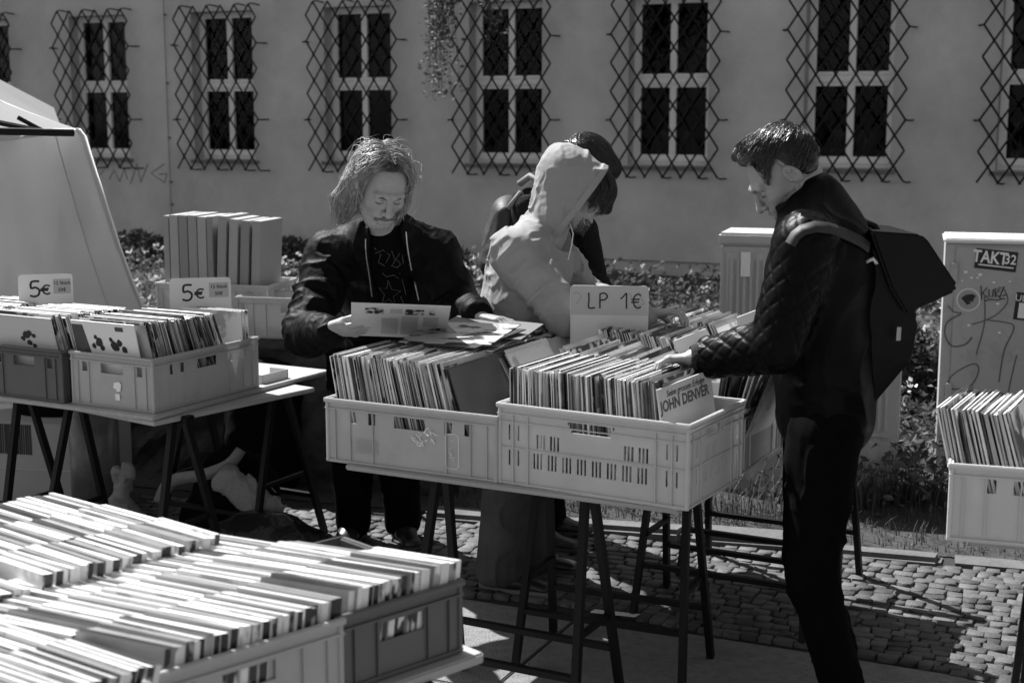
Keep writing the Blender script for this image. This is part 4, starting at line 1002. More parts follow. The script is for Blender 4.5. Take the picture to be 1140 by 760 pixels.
def skin(F_, lo, hi, h):
    lo, hi = A3(lo), A3(hi); H = 4 * h; n = np.ceil((hi - lo) / H).astype(int) + 1
    g = np.stack(np.meshgrid(*[np.arange(k) for k in n], indexing='ij'), -1).reshape(-1, 3)
    dc = F_(lo + (g + .5).astype(f32) * H); act = np.abs(dc) < 1.75 * H
    D = np.repeat(np.repeat(np.repeat(np.where(dc < 0, -1, 1).astype(f32).reshape(n), 4, 0), 4, 1), 4, 2)
    ga = g[act]; sub = np.stack(np.meshgrid(*[np.arange(4)] * 3, indexing='ij'), -1).reshape(-1, 3)
    idx = (ga[:, None] * 4 + sub).reshape(-1, 3)
    val = np.empty(len(idx), f32)
    for s in range(0, len(idx), 400000):
        e = idx[s:s + 400000]; val[s:s + 400000] = F_(lo + e.astype(f32) * h + h * 0)
    D[idx[:, 0], idx[:, 1], idx[:, 2]] = val
    B = D < 0; X, Y, Z = (k - 1 for k in D.shape)
    cnt = np.zeros((X, Y, Z), np.int8)
    for a in (0, 1):
        for b in (0, 1):
            for c in (0, 1): cnt += B[a:a + X, b:b + Y, c:c + Z]
    cells = np.argwhere((cnt > 0) & (cnt < 8)); ID = np.full((X, Y, Z), -1, np.int32); ID[tuple(cells.T)] = np.arange(len(cells))
    acc = np.zeros((len(cells), 3), f32); num = np.zeros(len(cells), f32)
    co = [(a, b, c) for a in (0, 1) for b in (0, 1) for c in (0, 1)]
    for p in co:
        for ax in range(3):
            if p[ax]: continue
            q = list(p); q[ax] = 1
            v0 = D[cells[:, 0] + p[0], cells[:, 1] + p[1], cells[:, 2] + p[2]]; v1 = D[cells[:, 0] + q[0], cells[:, 1] + q[1], cells[:, 2] + q[2]]
            m = (v0 < 0) != (v1 < 0); t = np.where(m, v0 / np.where(m, v0 - v1, 1), 0)
            pt = np.tile(A3(p), (len(cells), 1)); pt[:, ax] = t; acc += pt * m[:, None]; num += m
    V = lo + (cells + acc / num[:, None]) * h
    Fa = []
    for ax in range(3):
        u, v = (ax + 1) % 3, (ax + 2) % 3
        s0 = [slice(None)] * 3; s1 = [slice(None)] * 3; s0[ax] = slice(0, -1); s1[ax] = slice(1, None)
        ch = np.argwhere(B[tuple(s0)] != B[tuple(s1)])
        ch = ch[(ch[:, u] > 0) & (ch[:, v] > 0) & (ch[:, u] < D.shape[u] - 1) & (ch[:, v] < D.shape[v] - 1)]
        fl = B[tuple(ch.T)]
        def gi(du, dv):
            e = ch.copy(); e[:, u] -= du; e[:, v] -= dv; return ID[tuple(e.T)]
        q = np.stack([gi(0, 0), gi(1, 0), gi(1, 1), gi(0, 1)], 1); q = q[(q >= 0).all(1)] if False else q
        q[~fl] = q[~fl][:, ::-1]; Fa.append(q[(q >= 0).all(1)])
    return V, np.concatenate(Fa)
def sdf_obj(name, ops, lo, hi, h, m, parent=None):
    V, Fa = skin(field(ops), lo, hi, h); return link(name, np_mesh(name, V, Fa, m), parent)
def bounds(pts, pad):
    P = np.array([tuple(p) for p in pts]); return P.min(0) - pad, P.max(0) + pad

def frame(fwd, up=(0, 0, 1), roll=0.):
    f = Vector(fwd).normalized(); r = f.cross(Vector(up)).normalized(); u = r.cross(f)
    if roll: q = Quaternion(f, roll); r = q @ r; u = q @ u
    return f, r, u
class Head:
    def __init__(s, c, fwd, roll=0., sc=1., up=(0, 0, 1)):
        s.c = Vector(c); s.f, s.r, s.u = frame(fwd, up, roll); s.s = sc; s.Q = np.array([s.r, s.f, s.u], f32).T
    def w(s, x, y, z): return s.c + (s.r * x + s.f * y + s.u * z) * s.s
    def L(s, P): return ((P - A3(s.c)) @ s.Q) / s.s
    def E(s, x, y, z, rx, ry, rz, k=.01, kind='u', pitch=0.):
        Q = s.Q
        if pitch: M = np.array(Matrix.Rotation(pitch, 3, 'X'), f32); Q = s.Q @ M
        return (kind, k, ell(s.w(x, y, z), np.array((rx, ry, rz)) * s.s, Q))
    def Cn(s, a, b, ra, rb, k=.008, kind='u'): return (kind, k, cone(s.w(*a), s.w(*b), ra * s.s, rb * s.s))
def head_ops(H, neck, closed=True, jaw=1.):
    o = [H.E(0, -.012, .030, .074, .095, .086), H.E(0, .022, -.018, .064, .072, .078, .03), H.E(0, .038, -.060, .046 * jaw, .050, .050, .03), H.Cn((-.018, .075, -.098), (.018, .075, -.098), .017, .017, .025)]
    for x in (-1, 1):
        o += [H.Cn((x * .056, .005, -.045), (x * .030, .058, -.092), .020, .018, .02), H.E(x * .043, .062, -.020, .020, .020, .018, .02), H.Cn((x * .012, .0905, .027), (x * .042, .079, .024), .0115, .0105, .012)]
    for x in (-1, 1): o.append(H.E(x * .031, .101, .005, .021, .022, .0135, .010, 's'))
    for x in (-1, 1): o += [H.E(x * .031, .074, .006, .0135, .0135, .0125, .003), H.Cn((x * .021, .0865, .003), (x * .042, .081, .002), .0035, .003, .003)]
    o += [H.Cn((0, .089, .016), (0, .112, -.022), .0085, .0105, .007), H.E(0, .116, -.028, .012, .011, .010, .006), H.E(-.013, .103, -.031, .0075, .010, .008, .004), H.E(.013, .103, -.031, .0075, .010, .008, .004),
          H.E(-.007, .110, -.0395, .0042, .006, .004, .002, 's'), H.E(.007, .110, -.0395, .0042, .006, .004, .002, 's'),
          H.E(0, .088, -.058, .028, .016, .018, .015), H.Cn((-.021, .0935, -.063), (.021, .0935, -.063), .0048, .0048, .004), H.Cn((-.010, .1015, -.0565), (.010, .1015, -.0565), .0052, .0052, .006), H.Cn((-.013, .099, -.0705), (.013, .099, -.0705), .0062, .0062, .006),
          H.Cn((-.024, .1025, -.0635), (.024, .1025, -.0635), .0022, .0022, .003, 's'), H.Cn((-.016, .100, -.0835), (.016, .100, -.0835), .005, .005, .008, 's')]
    for x in (-1, 1):      # ears
        o += [H.E(x * .078, -.006, -.004, .0105, .020, .033, .004, pitch=R(-12)), H.E(x * .090, -.001, .003, .0115, .0125, .0225, .002, 's', R(-12)), H.E(x * .083, .008, -.012, .0045, .005, .008, .002), H.E(x * .0835, -.004, .012, .004, .004, .010, .003, pitch=R(20))]
    o += [('u', .03, cone(H.w(0, -.035, -.045), neck, .056, .060))]
    return o
def hand_sdf(W, fdir, pn, thumb, curl=(20, 25, 30, 35), spread=.12, tc=(.5, .3), sc=1.):
    """W wrist, fdir towards the fingers, pn the way the palm faces, thumb = +1/-1 side"""
    f = Vector(fdir).normalized(); z = -Vector(pn); z = (z - f * z.dot(f)).normalized(); y = z.cross(f) * thumb
    Wp = Vector(W); w = lambda a, b, c: Wp + (f * a + y * b + z * c) * sc
    palm = [('u', .0, ecap(w(.004, 0, 0), w(.082, -.001, .001), (.026 * sc, .017 * sc), (.038 * sc, .0125 * sc), y)), ('u', .015, cone(w(.015, .016, -.006), w(.05, .026, -.010), .017 * sc, .013 * sc))]
    fields = []
    for i, (by, ln, r) in enumerate(((.029, .074, .0088), (.0095, .082, .0090), (-.010, .076, .0086), (-.028, .060, .0076))):
        a = -R(2); p = Vector((.086 - abs(by - .0095) * .18, by, .002)); pts = [w(*p)]; sp_ = (by - .0) / .029 * spread
        c = R(curl[i])
        for sg, fr in ((.46, 1.), (.31, 1.25), (.23, .8)):
            a += c * fr; d = Vector((math.cos(a) * math.cos(sp_), math.sin(sp_), -math.sin(a))); p = p + d * ln * sg; pts.append(w(*p))
        rr = [r * 1.06, r * 1.0, r * .92, r * .80]
        fields.append(field([('u', .003, cone(pts[j], pts[j + 1], rr[j] * sc, rr[j + 1] * sc)) for j in range(3)]))
    t0 = Vector((.022, .022, -.006)); t1 = t0 + Vector((.030, .028 * (tc[0] + .5), -.012)); t2 = t1 + Vector((.030, .014 * tc[0] * 2, -.030 * tc[1])); t3 = t2 + Vector((.022, .004 * tc[0], -.026 * tc[1]))
    fields.append(field([('u', .004, cone(w(*t0), w(*t1), .0145 * sc, .0115 * sc)), ('u', .004, cone(w(*t1), w(*t2), .0115 * sc, .0100 * sc)), ('u', .004, cone(w(*t2), w(*t3), .0100 * sc, .0085 * sc))]))
    pf = field(palm)
    def g(P):
        d = pf(P); m = None
        for q in fields:
            v = q(P); m = v if m is None else smin(m, v, .0015)
        return smin(d, m, .007)
    return ('u', .012, fn(g, w(.09, 0, 0), .13))
def torso_ops(J, s=1., off=0.):
    """J: pelvis, chest, neck, sl, sr (shoulders), w (width direction)"""
    k = .04
    return [('u', k, ecap(J['pelvis'], J['chest'], (.155 * s + off, .112 * s + off), (.170 * s + off, .118 * s + off), J['w'])), ('u', k, cone(J['sl'], J['sr'], .058 * s + off, .058 * s + off)),
            ('u', .05, cone(J['chest'], (Vector(J['neck']) + Vector(J['chest'])) / 2, .11 * s + off, .085 * s + off)), ('u', .05, cone(J['neck'], (Vector(J['sl']) + Vector(J['neck'])) / 2, .052 * s + off, .05 * s + off)), ('u', .05, cone(J['neck'], (Vector(J['sr']) + Vector(J['neck'])) / 2, .052 * s + off, .05 * s + off))]
def limbs(J, rs, off=0.):
    o = []
    for a, b, c, r in (('sl', 'el', 'wl', rs[0]), ('sr', 'er', 'wr', rs[0])): o += [('u', .02, cone(J[a], J[b], r[0] + off, r[1] + off)), ('u', .015, cone(J[b], J[c], r[1] + off, r[2] + off))]
    for a, b, c, r in (('hl', 'kl', 'al', rs[1]), ('hr', 'kr', 'ar', rs[1])): o += [('u', .03, cone(J[a], J[b], r[0] + off, r[1] + off)), ('u', .02, cone(J[b], J[c], r[1] + off, r[2] + off))]
    return o
BR = ((.043, .036, .026), (.075, .052, .036))
def folds(amp, fx=9., fz=16., seed=0., vec=None):
    """cloth: a soft swell and thin creases that run with vec (small component = long crease)"""
    vec = A3(vec if vec is not None else (1.3, 1.3, .75))
    def g(P):
        q = P * A3((fx, fx, fz)) + seed; w = vnoise(q * .5 + 7); n1 = vnoise(q * .6 + 3 + w[:, None])
        c = P * vec * fx + seed * 2 + (w * 1.6)[:, None]; r1 = 1 - np.abs(2 * vnoise(c) - 1); r2 = 1 - np.abs(2 * vnoise(c * 2.2 + 5) - 1)
        return -amp * (.9 * r1 ** 4 * np.clip(w * 2.2 - .4, 0, 1.3) + .35 * r2 ** 3 * w) + amp * .7 * (n1 - .5) + amp * .25
    return ('d', 0, fn(g))
def shoe(name, a, fdir, m, parent, ln=.275, label=None, msole=None):
    a = Vector((a[0], a[1], 0)); f = Vector((fdir[0], fdir[1], 0)).normalized(); z = Vector((0, 0, 1)); s = f.cross(z); w = lambda x, y, h: a + f * x + s * y + z * h
    ops = [('u', 0, ecap(w(-.045, 0, .052), w(.06, 0, .050), (.036, .046), (.040, .034), s)), ('u', .03, ecap(w(.06, 0, .042), w(ln - .105, 0, .030), (.040, .034), (.040, .024), s)), ('u', .02, cone(w(-.02, 0, .08), w(-.01, 0, .125), .045, .05)), ('i', .004, half(w(0, 0, .014), (0, 0, -1)))]
    lo, hi = bounds([w(-.1, -.07, 0), w(ln, .07, .19), w(-.1, .07, 0), w(ln, -.07, .19)], .02)
    o = sdf_obj(name, ops, lo, hi, .005, m, parent)
    so = [('u', 0, ecap(w(-.045, 0, .02), w(.06, 0, .02), (.042, .06), (.046, .06), s)), ('u', .03, ecap(w(.06, 0, .02), w(ln - .10, 0, .02), (.046, .06), (.044, .05), s)), ('i', .003, half(w(0, 0, .026), (0, 0, 1))), ('i', .003, half(w(0, 0, .001), (0, 0, -1)))]
    sdf_obj('sole', so, lo - .02, hi, .005, msole or mat('rubber_dark', .03, .7), o); return o
def strands(name, field_f, roots, dirfn, n_seg, seg, m, r=.0011, off=.003, parent=None, jit=.25, reject=None):
    """hair laid over a surface: roots (n,3) follow dirfn while staying on the surface"""
    P = np.array(roots, f32); n = len(P); path = [P.copy()]; eps = 2e-3; live = RNG.uniform(.55, 1., n)
    base = dirfn(P); rnd = RNG.normal(size=(n, 3)).astype(f32) * jit
    offs = off * RNG.uniform(.2, 1.8, n).astype(f32)
    for k in range(n_seg):
        g = np.stack([field_f(P + A3(e)) - field_f(P - A3(e)) for e in ((eps, 0, 0), (0, eps, 0), (0, 0, eps))], 1); g /= np.linalg.norm(g, axis=1)[:, None] + 1e-6
        d = dirfn(P) + rnd; d -= g * (d * g).sum(1)[:, None]; d /= np.linalg.norm(d, axis=1)[:, None] + 1e-6
        P = P + d * seg; dist = field_f(P); P = P - g * np.clip(dist - offs, -.012, .012)[:, None]; path.append(P.copy())
        rnd += RNG.normal(size=(n, 3)).astype(f32) * jit * .25
    path = np.stack(path, 1)      # n, k, 3
    K = path.shape[1]; u = np.linspace(0, 1, K)
    if reject is not None:
        bad = reject(path.reshape(-1, 3)).reshape(n, K); first = np.where(bad.any(1), bad.argmax(1), K - 1); live = np.minimum(live, np.maximum(first - 1, 0) / (K - 1)); keep = live > .12
        path, live = path[keep], live[keep]; n = len(path)
    path = path[:, :1] + 0 * path if K < 2 else np.stack([np.stack([np.interp(u * live[i], u, path[i, :, c]) for c in range(3)], 1) for i in range(n)])
    t = np.gradient(path, axis=1); t /= np.linalg.norm(t, axis=2)[..., None] + 1e-9
    s1 = np.cross(t, A3((.3, .2, .93))); s1 /= np.linalg.norm(s1, axis=2)[..., None] + 1e-9; s2 = np.cross(t, s1)
    rad = (r * (1 - .75 * u ** 2))[None, :, None]
    ring = np.stack([path + (s1 * math.cos(a) + s2 * math.sin(a)) * rad for a in (0, 2.094, 4.189)], 2)   # n,K,3,3
    V = ring.reshape(-1, 3); b = (np.arange(n) * K * 3)[:, None, None] + (np.arange(K - 1) * 3)[None, :, None]; Fs = []
    for a in range(3):
        a2 = (a + 1) % 3; Fs.append(np.stack([b + a, b + a2, b + 3 + a2, b + 3 + a], -1).reshape(-1, 4))
    return link(name, np_mesh(name, V, np.concatenate(Fs), m, True), parent)
def surf_pts(field_f, c, n, sel, rad=.2):
    out = []
    c = A3(c)
    while sum(len(o) for o in out) < n:
        d = RNG.normal(size=(n * 2, 3)).astype(f32); d /= np.linalg.norm(d, axis=1)[:, None]; t = np.full(len(d), rad, f32)
        for _ in range(26): t -= np.clip(field_f(c + d * t[:, None]) * .9, -.02, .02)
        P = c + d * t[:, None]; ok = (np.abs(field_f(P)) < .004) & sel(P); out.append(P[ok])
        if ok.sum() == 0: break
    return np.concatenate(out)[:n]

def mat_skin(name, v): 
    m = mat(name, v, .5, .10, 30, .12, 220, spec=.4, dirt=.10, dscale=16); return m
M_skin = mat_skin('skin', .29)
M_skin_d = mat_skin('skin_shaved', .30)
M_hair_l = mat('hair_fair', .24, .42, .5, 45, spec=.7); M_hair_d = mat('hair_dark', .022, .35, .5, 45, spec=.7); M_hair_m = mat('hair_brown', .05, .36, .5, 45, spec=.7)
for M_ in (M_hair_l, M_hair_m):
    nt = M_.node_tree; b_ = nt.nodes['Principled BSDF']; ge = nt.nodes.new('ShaderNodeNewGeometry'); mr = nt.nodes.new('ShaderNodeMapRange'); mr.inputs['To Min'].default_value = .35; mr.inputs['To Max'].default_value = 1.9
    mu = nt.nodes.new('ShaderNodeMath'); mu.operation = 'MULTIPLY'; src = b_.inputs['Base Color'].links[0].from_socket
    nt.links.new(ge.outputs['Random Per Island'], mr.inputs['Value']); nt.links.new(mr.outputs[0], mu.inputs[0]); nt.links.new(src, mu.inputs[1]); nt.links.new(mu.outputs[0], b_.inputs['Base Color'])
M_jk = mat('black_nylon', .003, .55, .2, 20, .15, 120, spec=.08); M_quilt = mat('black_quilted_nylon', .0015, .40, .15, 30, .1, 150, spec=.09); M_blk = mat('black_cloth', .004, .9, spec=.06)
M_jean_b = mat('black_denim', .003, .9, .3, 30, .15, 300, spec=.05); M_jean = mat('grey_denim', .042, .85, .35, 10, .3, 260); M_hood = mat('light_grey_sweatshirt', .27, .92, .06, 9, .35, 260); M_coat = mat('dark_grey_coat', .010, .85, .2, 10, .3, 150, spec=.15)

def legs_clothes(J, rt, m, parent, amp=.012, h=.007, name='trousers', zcut=None):
    o = [('u', .03, ecap(Vector(J['pelvis']) + Vector((0, 0, .09)), J['pelvis'], (.178, .135), (.178, .135), J['w']))]
    for a, b, c in (('hl', 'kl', 'al'), ('hr', 'kr', 'ar')): o += [('u', .03, cone(J[a], J[b], rt[0], rt[1])), ('u', .02, cone(J[b], J[c], rt[1], rt[2]))]
    o += [folds(amp, 10, 13), ('i', 0, half((0, 0, zcut or .035), (0, 0, -1)))]
    lo, hi = bounds([J[k] for k in ('pelvis', 'kl', 'kr', 'al', 'ar', 'hl', 'hr')], .2); lo[2] = 0
    return sdf_obj(name, o, lo, hi, h, m, parent)
def mkbody(label, J, H, hands, h=.004, skinmat=None, jaw=1., extra=()):
    o = torso_ops(J, .92) + limbs(J, BR) + head_ops(H, J['neck'], jaw=jaw) + list(extra) + hands
    for a, f_ in (('al', 'fl'), ('ar', 'fr')):
        A = Vector(J[a]); A.z = .05; o.append(('u', .02, cone(A, A + Vector(J[f_]) * .07, .022, .018)))
    pts = [J[k] for k in J if k not in ('w', 'fl', 'fr')] + [H.w(0, 0, .14), H.w(0, .15, -.1), H.w(0, -.12, 0)]
    lo, hi = bounds(pts, .14); lo[2] = 0.0
    BF = field(o); BODY.append(BF); V, Fa = skin(BF, lo, hi, h); ob = link('person', np_mesh('person', V, Fa, skinmat or M_skin)); return tag(ob, label, 'person')
BODY = []
def stubble(H, F_, parent, n, m, top=-.034):
    def ok(P):
        q = H.L(P); return (q[:, 2] < top) & (q[:, 2] > -.125) & (q[:, 1] > .0) & ~((np.abs(q[:, 0]) < .024) & (np.abs(q[:, 2] + .064) < .010) & (q[:, 1] > .07)) & (q[:, 2] < -.03 - .35 * np.clip(q[:, 1] - .05, 0, .05))
    P = surf_pts(F_, H.w(0, .02, -.05), n, ok, .16); b = MB()
    for p in P:
        d = (Vector(p) - H.w(0, .01, -.05)).normalized(); b.tube([p, Vector(p) + d * .0012 - H.u * .0030], [.00055, .0003], 3, False)
    b.build('stubble', m, parent)
def brow(H, parent, m, w_=.0035, z=.026):
    b = MB()
    for x in (-1, 1):
        b = MB(); b.tube([H.w(x * .014, .0975, z - .003), H.w(x * .028, .0965, z + .001), H.w(x * .044, .0855, z - .003)], [w_ * .9 * H.s, w_ * H.s, w_ * .5 * H.s], 6)
        b.build('eyebrow', m, parent, True)
def lashes(H, parent):
    b = MB()
    for x in (-1, 1): b.tube([H.w(x * .019, .0885, .0005), H.w(x * .031, .0905, -.003), H.w(x * .043, .084, -.001)], [.0010, .0017, .0010], 5)
    b.build('eyelash', M_hair_d, parent, True)

def onsurf(F_, px_, py_, off=0., y0=3.4, y1=6.):
    o_ = A3((0, 0, CAM_H)); d = A3(ray(px_, py_)); t_ = y0 / d[1]
    for _ in range(120):
        v = float(F_((o_ + d * t_)[None])[0])
        if v < .0004: break
        t_ += min(v, .03) * .7
    return Vector(o_ + d * (t_ + off))
def spline(pts, k=3):
    q = [A3(p) for p in pts]; n = len(q); o = []
    for i in range(n):
        p0, p1, p2, p3 = q[i - 1], q[i], q[(i + 1) % n], q[(i + 2) % n]
        for j in range(k):
            t = j / k; o.append(.5 * ((2 * p1) + (p2 - p0) * t + (2 * p0 - 5 * p1 + 4 * p2 - p3) * t ** 2 + (3 * p1 - p0 - 3 * p2 + p3) * t ** 3))
    return np.array(o, f32)
def poly2(poly, P2):      # signed distance to a closed outline
    d = np.full(len(P2), 9., f32); ins = np.zeros(len(P2), bool); n = len(poly)
    for i in range(n):
        a, b = poly[i], poly[(i + 1) % n]; e = b - a; w = P2 - a; t = np.clip((w @ e) / (e @ e + 1e-12), 0, 1)[:, None]; d = np.minimum(d, ((w - t * e) ** 2).sum(1))
        c = ((a[1] <= P2[:, 1]) != (b[1] <= P2[:, 1])) & (P2[:, 0] < a[0] + (P2[:, 1] - a[1]) * e[0] / (e[1] if abs(e[1]) > 1e-9 else 1e-9)); ins ^= c
    return np.where(ins, -np.sqrt(d), np.sqrt(d))
def outline(pxs, Y, k=3): return spline([(lambda v: (v.x, v.z))(at(a, b, Y)) for a, b in pxs], k)
# ================================================================== the long-haired man
Hc = at(424, 206, 5.0)
H1 = Head(Hc, (.34, -.74, -.64), roll=R(-4), sc=1.10)
wv = Vector((1, -.12, 0)).normalized()
J1 = dict(pelvis=Vector((-.585, 5.87, .95)), chest=at(424, 318, 5.50), neck=at(428, 262, 5.19), sl=at(484, 283, 5.27), sr=at(366, 287, 5.29), w=wv,
          el=at(510, 340, 5.22), wl=at(534, 352, 4.95), er=at(342, 372, 5.06), wr=at(368, 369, 4.74),
          hl=Vector((-.49, 5.87, .90)), hr=Vector((-.675, 5.87, .90)), kl=Vector((-.48, 5.84, .48)), kr=Vector((-.68, 5.84, .48)), al=Vector((-.47, 5.92, .09)), ar=Vector((-.68, 5.90, .09)), fl=Vector((.3, -.95, 0)), fr=Vector((-.3, -.95, 0)))
# right hand (left in the picture) pinches the cover; the left one hovers over the sleeves
hR = hand_sdf(J1['wr'] + Vector((.005, -.015, .0)), (.80, -.50, .05), (.05, -.25, -.95), -1, curl=(26, 34, 42, 48), spread=.05, tc=(.25, .5))
hR = hand_sdf(J1['wr'] + Vector((-.004, -.010, .004)), (.96, -.22, .08), (0, .62, .78), 1, curl=(6, 8, 14, 20), spread=.05, tc=(-.3, .5), sc=1.06)
hL = hand_sdf(J1['wl'] + Vector((-.005, -.005, .0)), (.90, -.35, -.16), (.08, -.18, -.98), -1, curl=(12, 18, 22, 22), spread=.16, tc=(.7, .8))
hL = hand_sdf(J1['wl'] + Vector((-.005, -.005, .0)), (.90, -.38, -.10), (.06, -.10, -1), 1, curl=(10, 16, 20, 22), spread=.16, tc=(.7, .8))
P1 = mkbody('standing man with long fair hair and moustache in a black zip jacket, reading a cover', J1, H1, [hR, hL])
jk = torso_ops(J1, 1.0, .035) + [('u', .03, ecap(J1['pelvis'] - Vector((0, 0, .06)), J1['chest'], (.175, .130), (.19, .14), wv)), ('u', .03, cone(J1['sl'], J1['el'], .083, .070, fold=.010)), ('u', .02, cone(J1['el'], J1['wl'] - (J1['wl'] - J1['el']).normalized() * .02, .070, .050, fold=.010)),
      ('u', .03, cone(J1['sr'], J1['er'], .086, .078, fold=.012)), ('u', .02, cone(J1['er'], J1['wr'] - (J1['wr'] - J1['er']).normalized() * .01, .076, .048, fold=.010)), ('u', .03, cone(J1['neck'] - Vector((0, -.02, .03)), J1['neck'] + Vector((0, .04, .02)), .085, .078)),
      folds(.013, 8, 12), folds(.005, 20, 20, 5.)]
zc = J1['neck'].z
def openf(P):      # the open front: a wedge down the chest
    t = (zc - P[:, 2]); xc = J1['neck'].x + .012 + t * .06; half_w = np.clip(.055 - .02 * t + .02 * np.sin(t * 9), .02, .075); return np.maximum(np.abs(P[:, 0] - xc) - half_w, P[:, 1] - (J1['chest'].y - .10))
jk += [('s', .006, fn(openf)), ('s', .006, cone(J1['neck'] + Vector((0, -.02, -.01)), J1['neck'] + Vector((0, -.05, .12)), .062, .075)), ('i', 0, half((0, 0, .86), (0, 0, -1)))]
lo, hi = bounds([J1[k] for k in ('pelvis', 'sl', 'sr', 'el', 'er', 'wl', 'wr', 'neck')], .16); lo[2] = .84
jo = sdf_obj('jacket', jk, lo, hi, .0055, M_jk, P1)
ts = torso_ops(J1, 1.0, .014) + [('u', .02, cone(J1['neck'], J1['neck'] + Vector((.01, -.015, .045)), .068, .064)),('u', .03, ecap(J1['pelvis'], J1['chest'], (.175, .128), (.182, .130), wv)), folds(.003, 8, 10), ('s', .006, cone(J1['neck'] + Vector((.0, -.06, .085)), J1['neck'] + Vector((0, -.09, .16)), .050, .07)), ('i', 0, half((0, 0, .88), (0, 0, -1)))]
tshirt = sdf_obj('t_shirt', ts, lo, hi, .007, M_blk, P1)
TS_F = field(ts)
b = MB(); M_print = mat('shirt_print', .10, .8)
def shirt_line(pts, r=.0013):
    q = [onsurf(TS_F, px_, py_, -.0008, 4.5) for px_, py_ in pts]; b.tube(q, r, 4)
for pts in ([(417, 276), (424, 284), (421, 292), (428, 296)], [(426, 278), (434, 284), (430, 292)], [(436, 279), (440, 290), (436, 296), (443, 298)], [(445, 282), (441, 288), (446, 294), (442, 298)], [(418, 282), (425, 279)], [(448, 284), (449, 294)],
            [(432, 312), (436, 322), (446, 324), (438, 330), (440, 340), (433, 333), (425, 338), (428, 328), (422, 320), (431, 321), (432, 312)], [(445, 304), (449, 316), (452, 328)], [(426, 304), (430, 308), (438, 306), (444, 310)], [(446, 330), (450, 340), (444, 345)], [(420, 345), (430, 348), (441, 346)]): shirt_line(pts)
b.build('shirt_print', M_print, tshirt)
JKF = field(jk); b = MB(); M_zip = mat('zip_metal', .5, .35, metal=.6)
for pts in ([(452, 258), (453, 270), (455, 284), (458, 300), (462, 316), (466, 334)], [(407, 266), (407, 276), (408, 288), (410, 300), (412, 314), (414, 330)]):
    b.tube([onsurf(JKF, px_, py_, -.0045, 4.5) for px_, py_ in pts], .0024, 5)
b.build('zip', M_zip, jo)
legs_clothes(J1, (.105, .085, .080), M_jean_b, P1)
shoe('shoe', J1['al'], J1['fl'], mat('black_leather', .012, .4), P1); shoe('shoe', J1['ar'], J1['fr'], mat('black_leather', .012, .4), P1)
# hair
FACE1 = outline(((411, 199), (417, 190), (428, 187), (442, 188), (452, 193), (457, 204), (457, 222), (452, 240), (447, 262), (428, 275), (410, 262), (404, 240), (401, 222), (404, 208)), 4.90)
hb = [H1.E(0, -.022, .034, .084, .102, .090), H1.E(0, -.045, -.045, .092, .078, .10, .03), H1.Cn((.076, -.005, .03), (.086, -.015, -.085), .026, .036, .02), H1.Cn((-.076, -.005, .03), (-.080, -.018, -.085), .024, .028, .02),
      H1.Cn((.086, -.015, -.085), (.090, -.01, -.150), .036, .024, .02), H1.Cn((-.080, -.018, -.085), (-.080, -.005, -.165), .028, .018, .02),
      ('s', .006, fn(lambda P: np.maximum(poly2(FACE1, P[:, [0, 2]]), .012 - H1.L(P)[:, 1]))), ('d', 0, fn(lambda P: .010 * (vnoise(P * A3((55, 55, 14))) - .5)))]
HF = field(hb); lo, hi = bounds([H1.w(0, 0, 0)], .24)
hair = sdf_obj('hair', hb, lo, hi, .005, M_hair_l, P1)
def sel1(P): L_ = H1.L(P); return (L_[:, 2] > .02) & ((L_[:, 1] < .05) | (L_[:, 2] > .07))
rt = surf_pts(HF, H1.w(0, -.01, .03), 4600, sel1)
def dir1(P):
    L_ = H1.L(P); side = np.sign(L_[:, :1]); top = np.clip((L_[:, 2:3] - .02) / .1, 0, 1)
    return side * A3(H1.r) * (top * 1.0 + .12) - A3((0, 0, 1)) * (1.15 - top * .3) * np.ones_like(side) - A3(H1.f) * .25
strands('hair_strand', HF, rt, dir1, 16, .0165, M_hair_l, .0011, .0095, hair, .38, reject=lambda P: (poly2(FACE1, P[:, [0, 2]]) < -.006) & (H1.L(P)[:, 1] > .02))
fr_ = surf_pts(HF, H1.w(0, .02, .05), 330, lambda P: (H1.L(P)[:, 1] > .030) & (H1.L(P)[:, 2] > .090) & (np.abs(H1.L(P)[:, 0] - .01) < .034))
strands('fringe', HF, fr_, lambda P: A3(H1.f) * .6 - A3(H1.u) * 1.0 + A3(H1.r) * np.sin(P[:, :1] * 120) * .9, 4, .0075, M_hair_m, .0011, .008, hair, 1.0)
mo = [H1.Cn((-.002, .1045, -.0485), (.029, .0925, -.0620), .0084, .0046, .003), H1.Cn((.002, .1045, -.0485), (-.029, .0925, -.0620), .0084, .0046, .003), ('d', 0, fn(lambda P: .0040 * (vnoise(P * A3((420, 420, 90))) - .5)))]
lo, hi = bounds([H1.w(0, .1, -.05)], .06); sdf_obj('moustache', mo, lo, hi, .0018, mat('moustache_hair', .085, .6, .6, 260), P1)
strands('flyaway_hair', HF, surf_pts(HF, H1.w(0, -.01, .03), 150, sel1), dir1, 14, .017, M_hair_l, .0007, .026, hair, .9, reject=lambda P: (poly2(FACE1, P[:, [0, 2]]) < .01) & (H1.L(P)[:, 1] > .02))
stubble(H1, BODY[0], P1, 650, M_hair_m)
brow(H1, P1, M_hair_m); lashes(H1, P1)

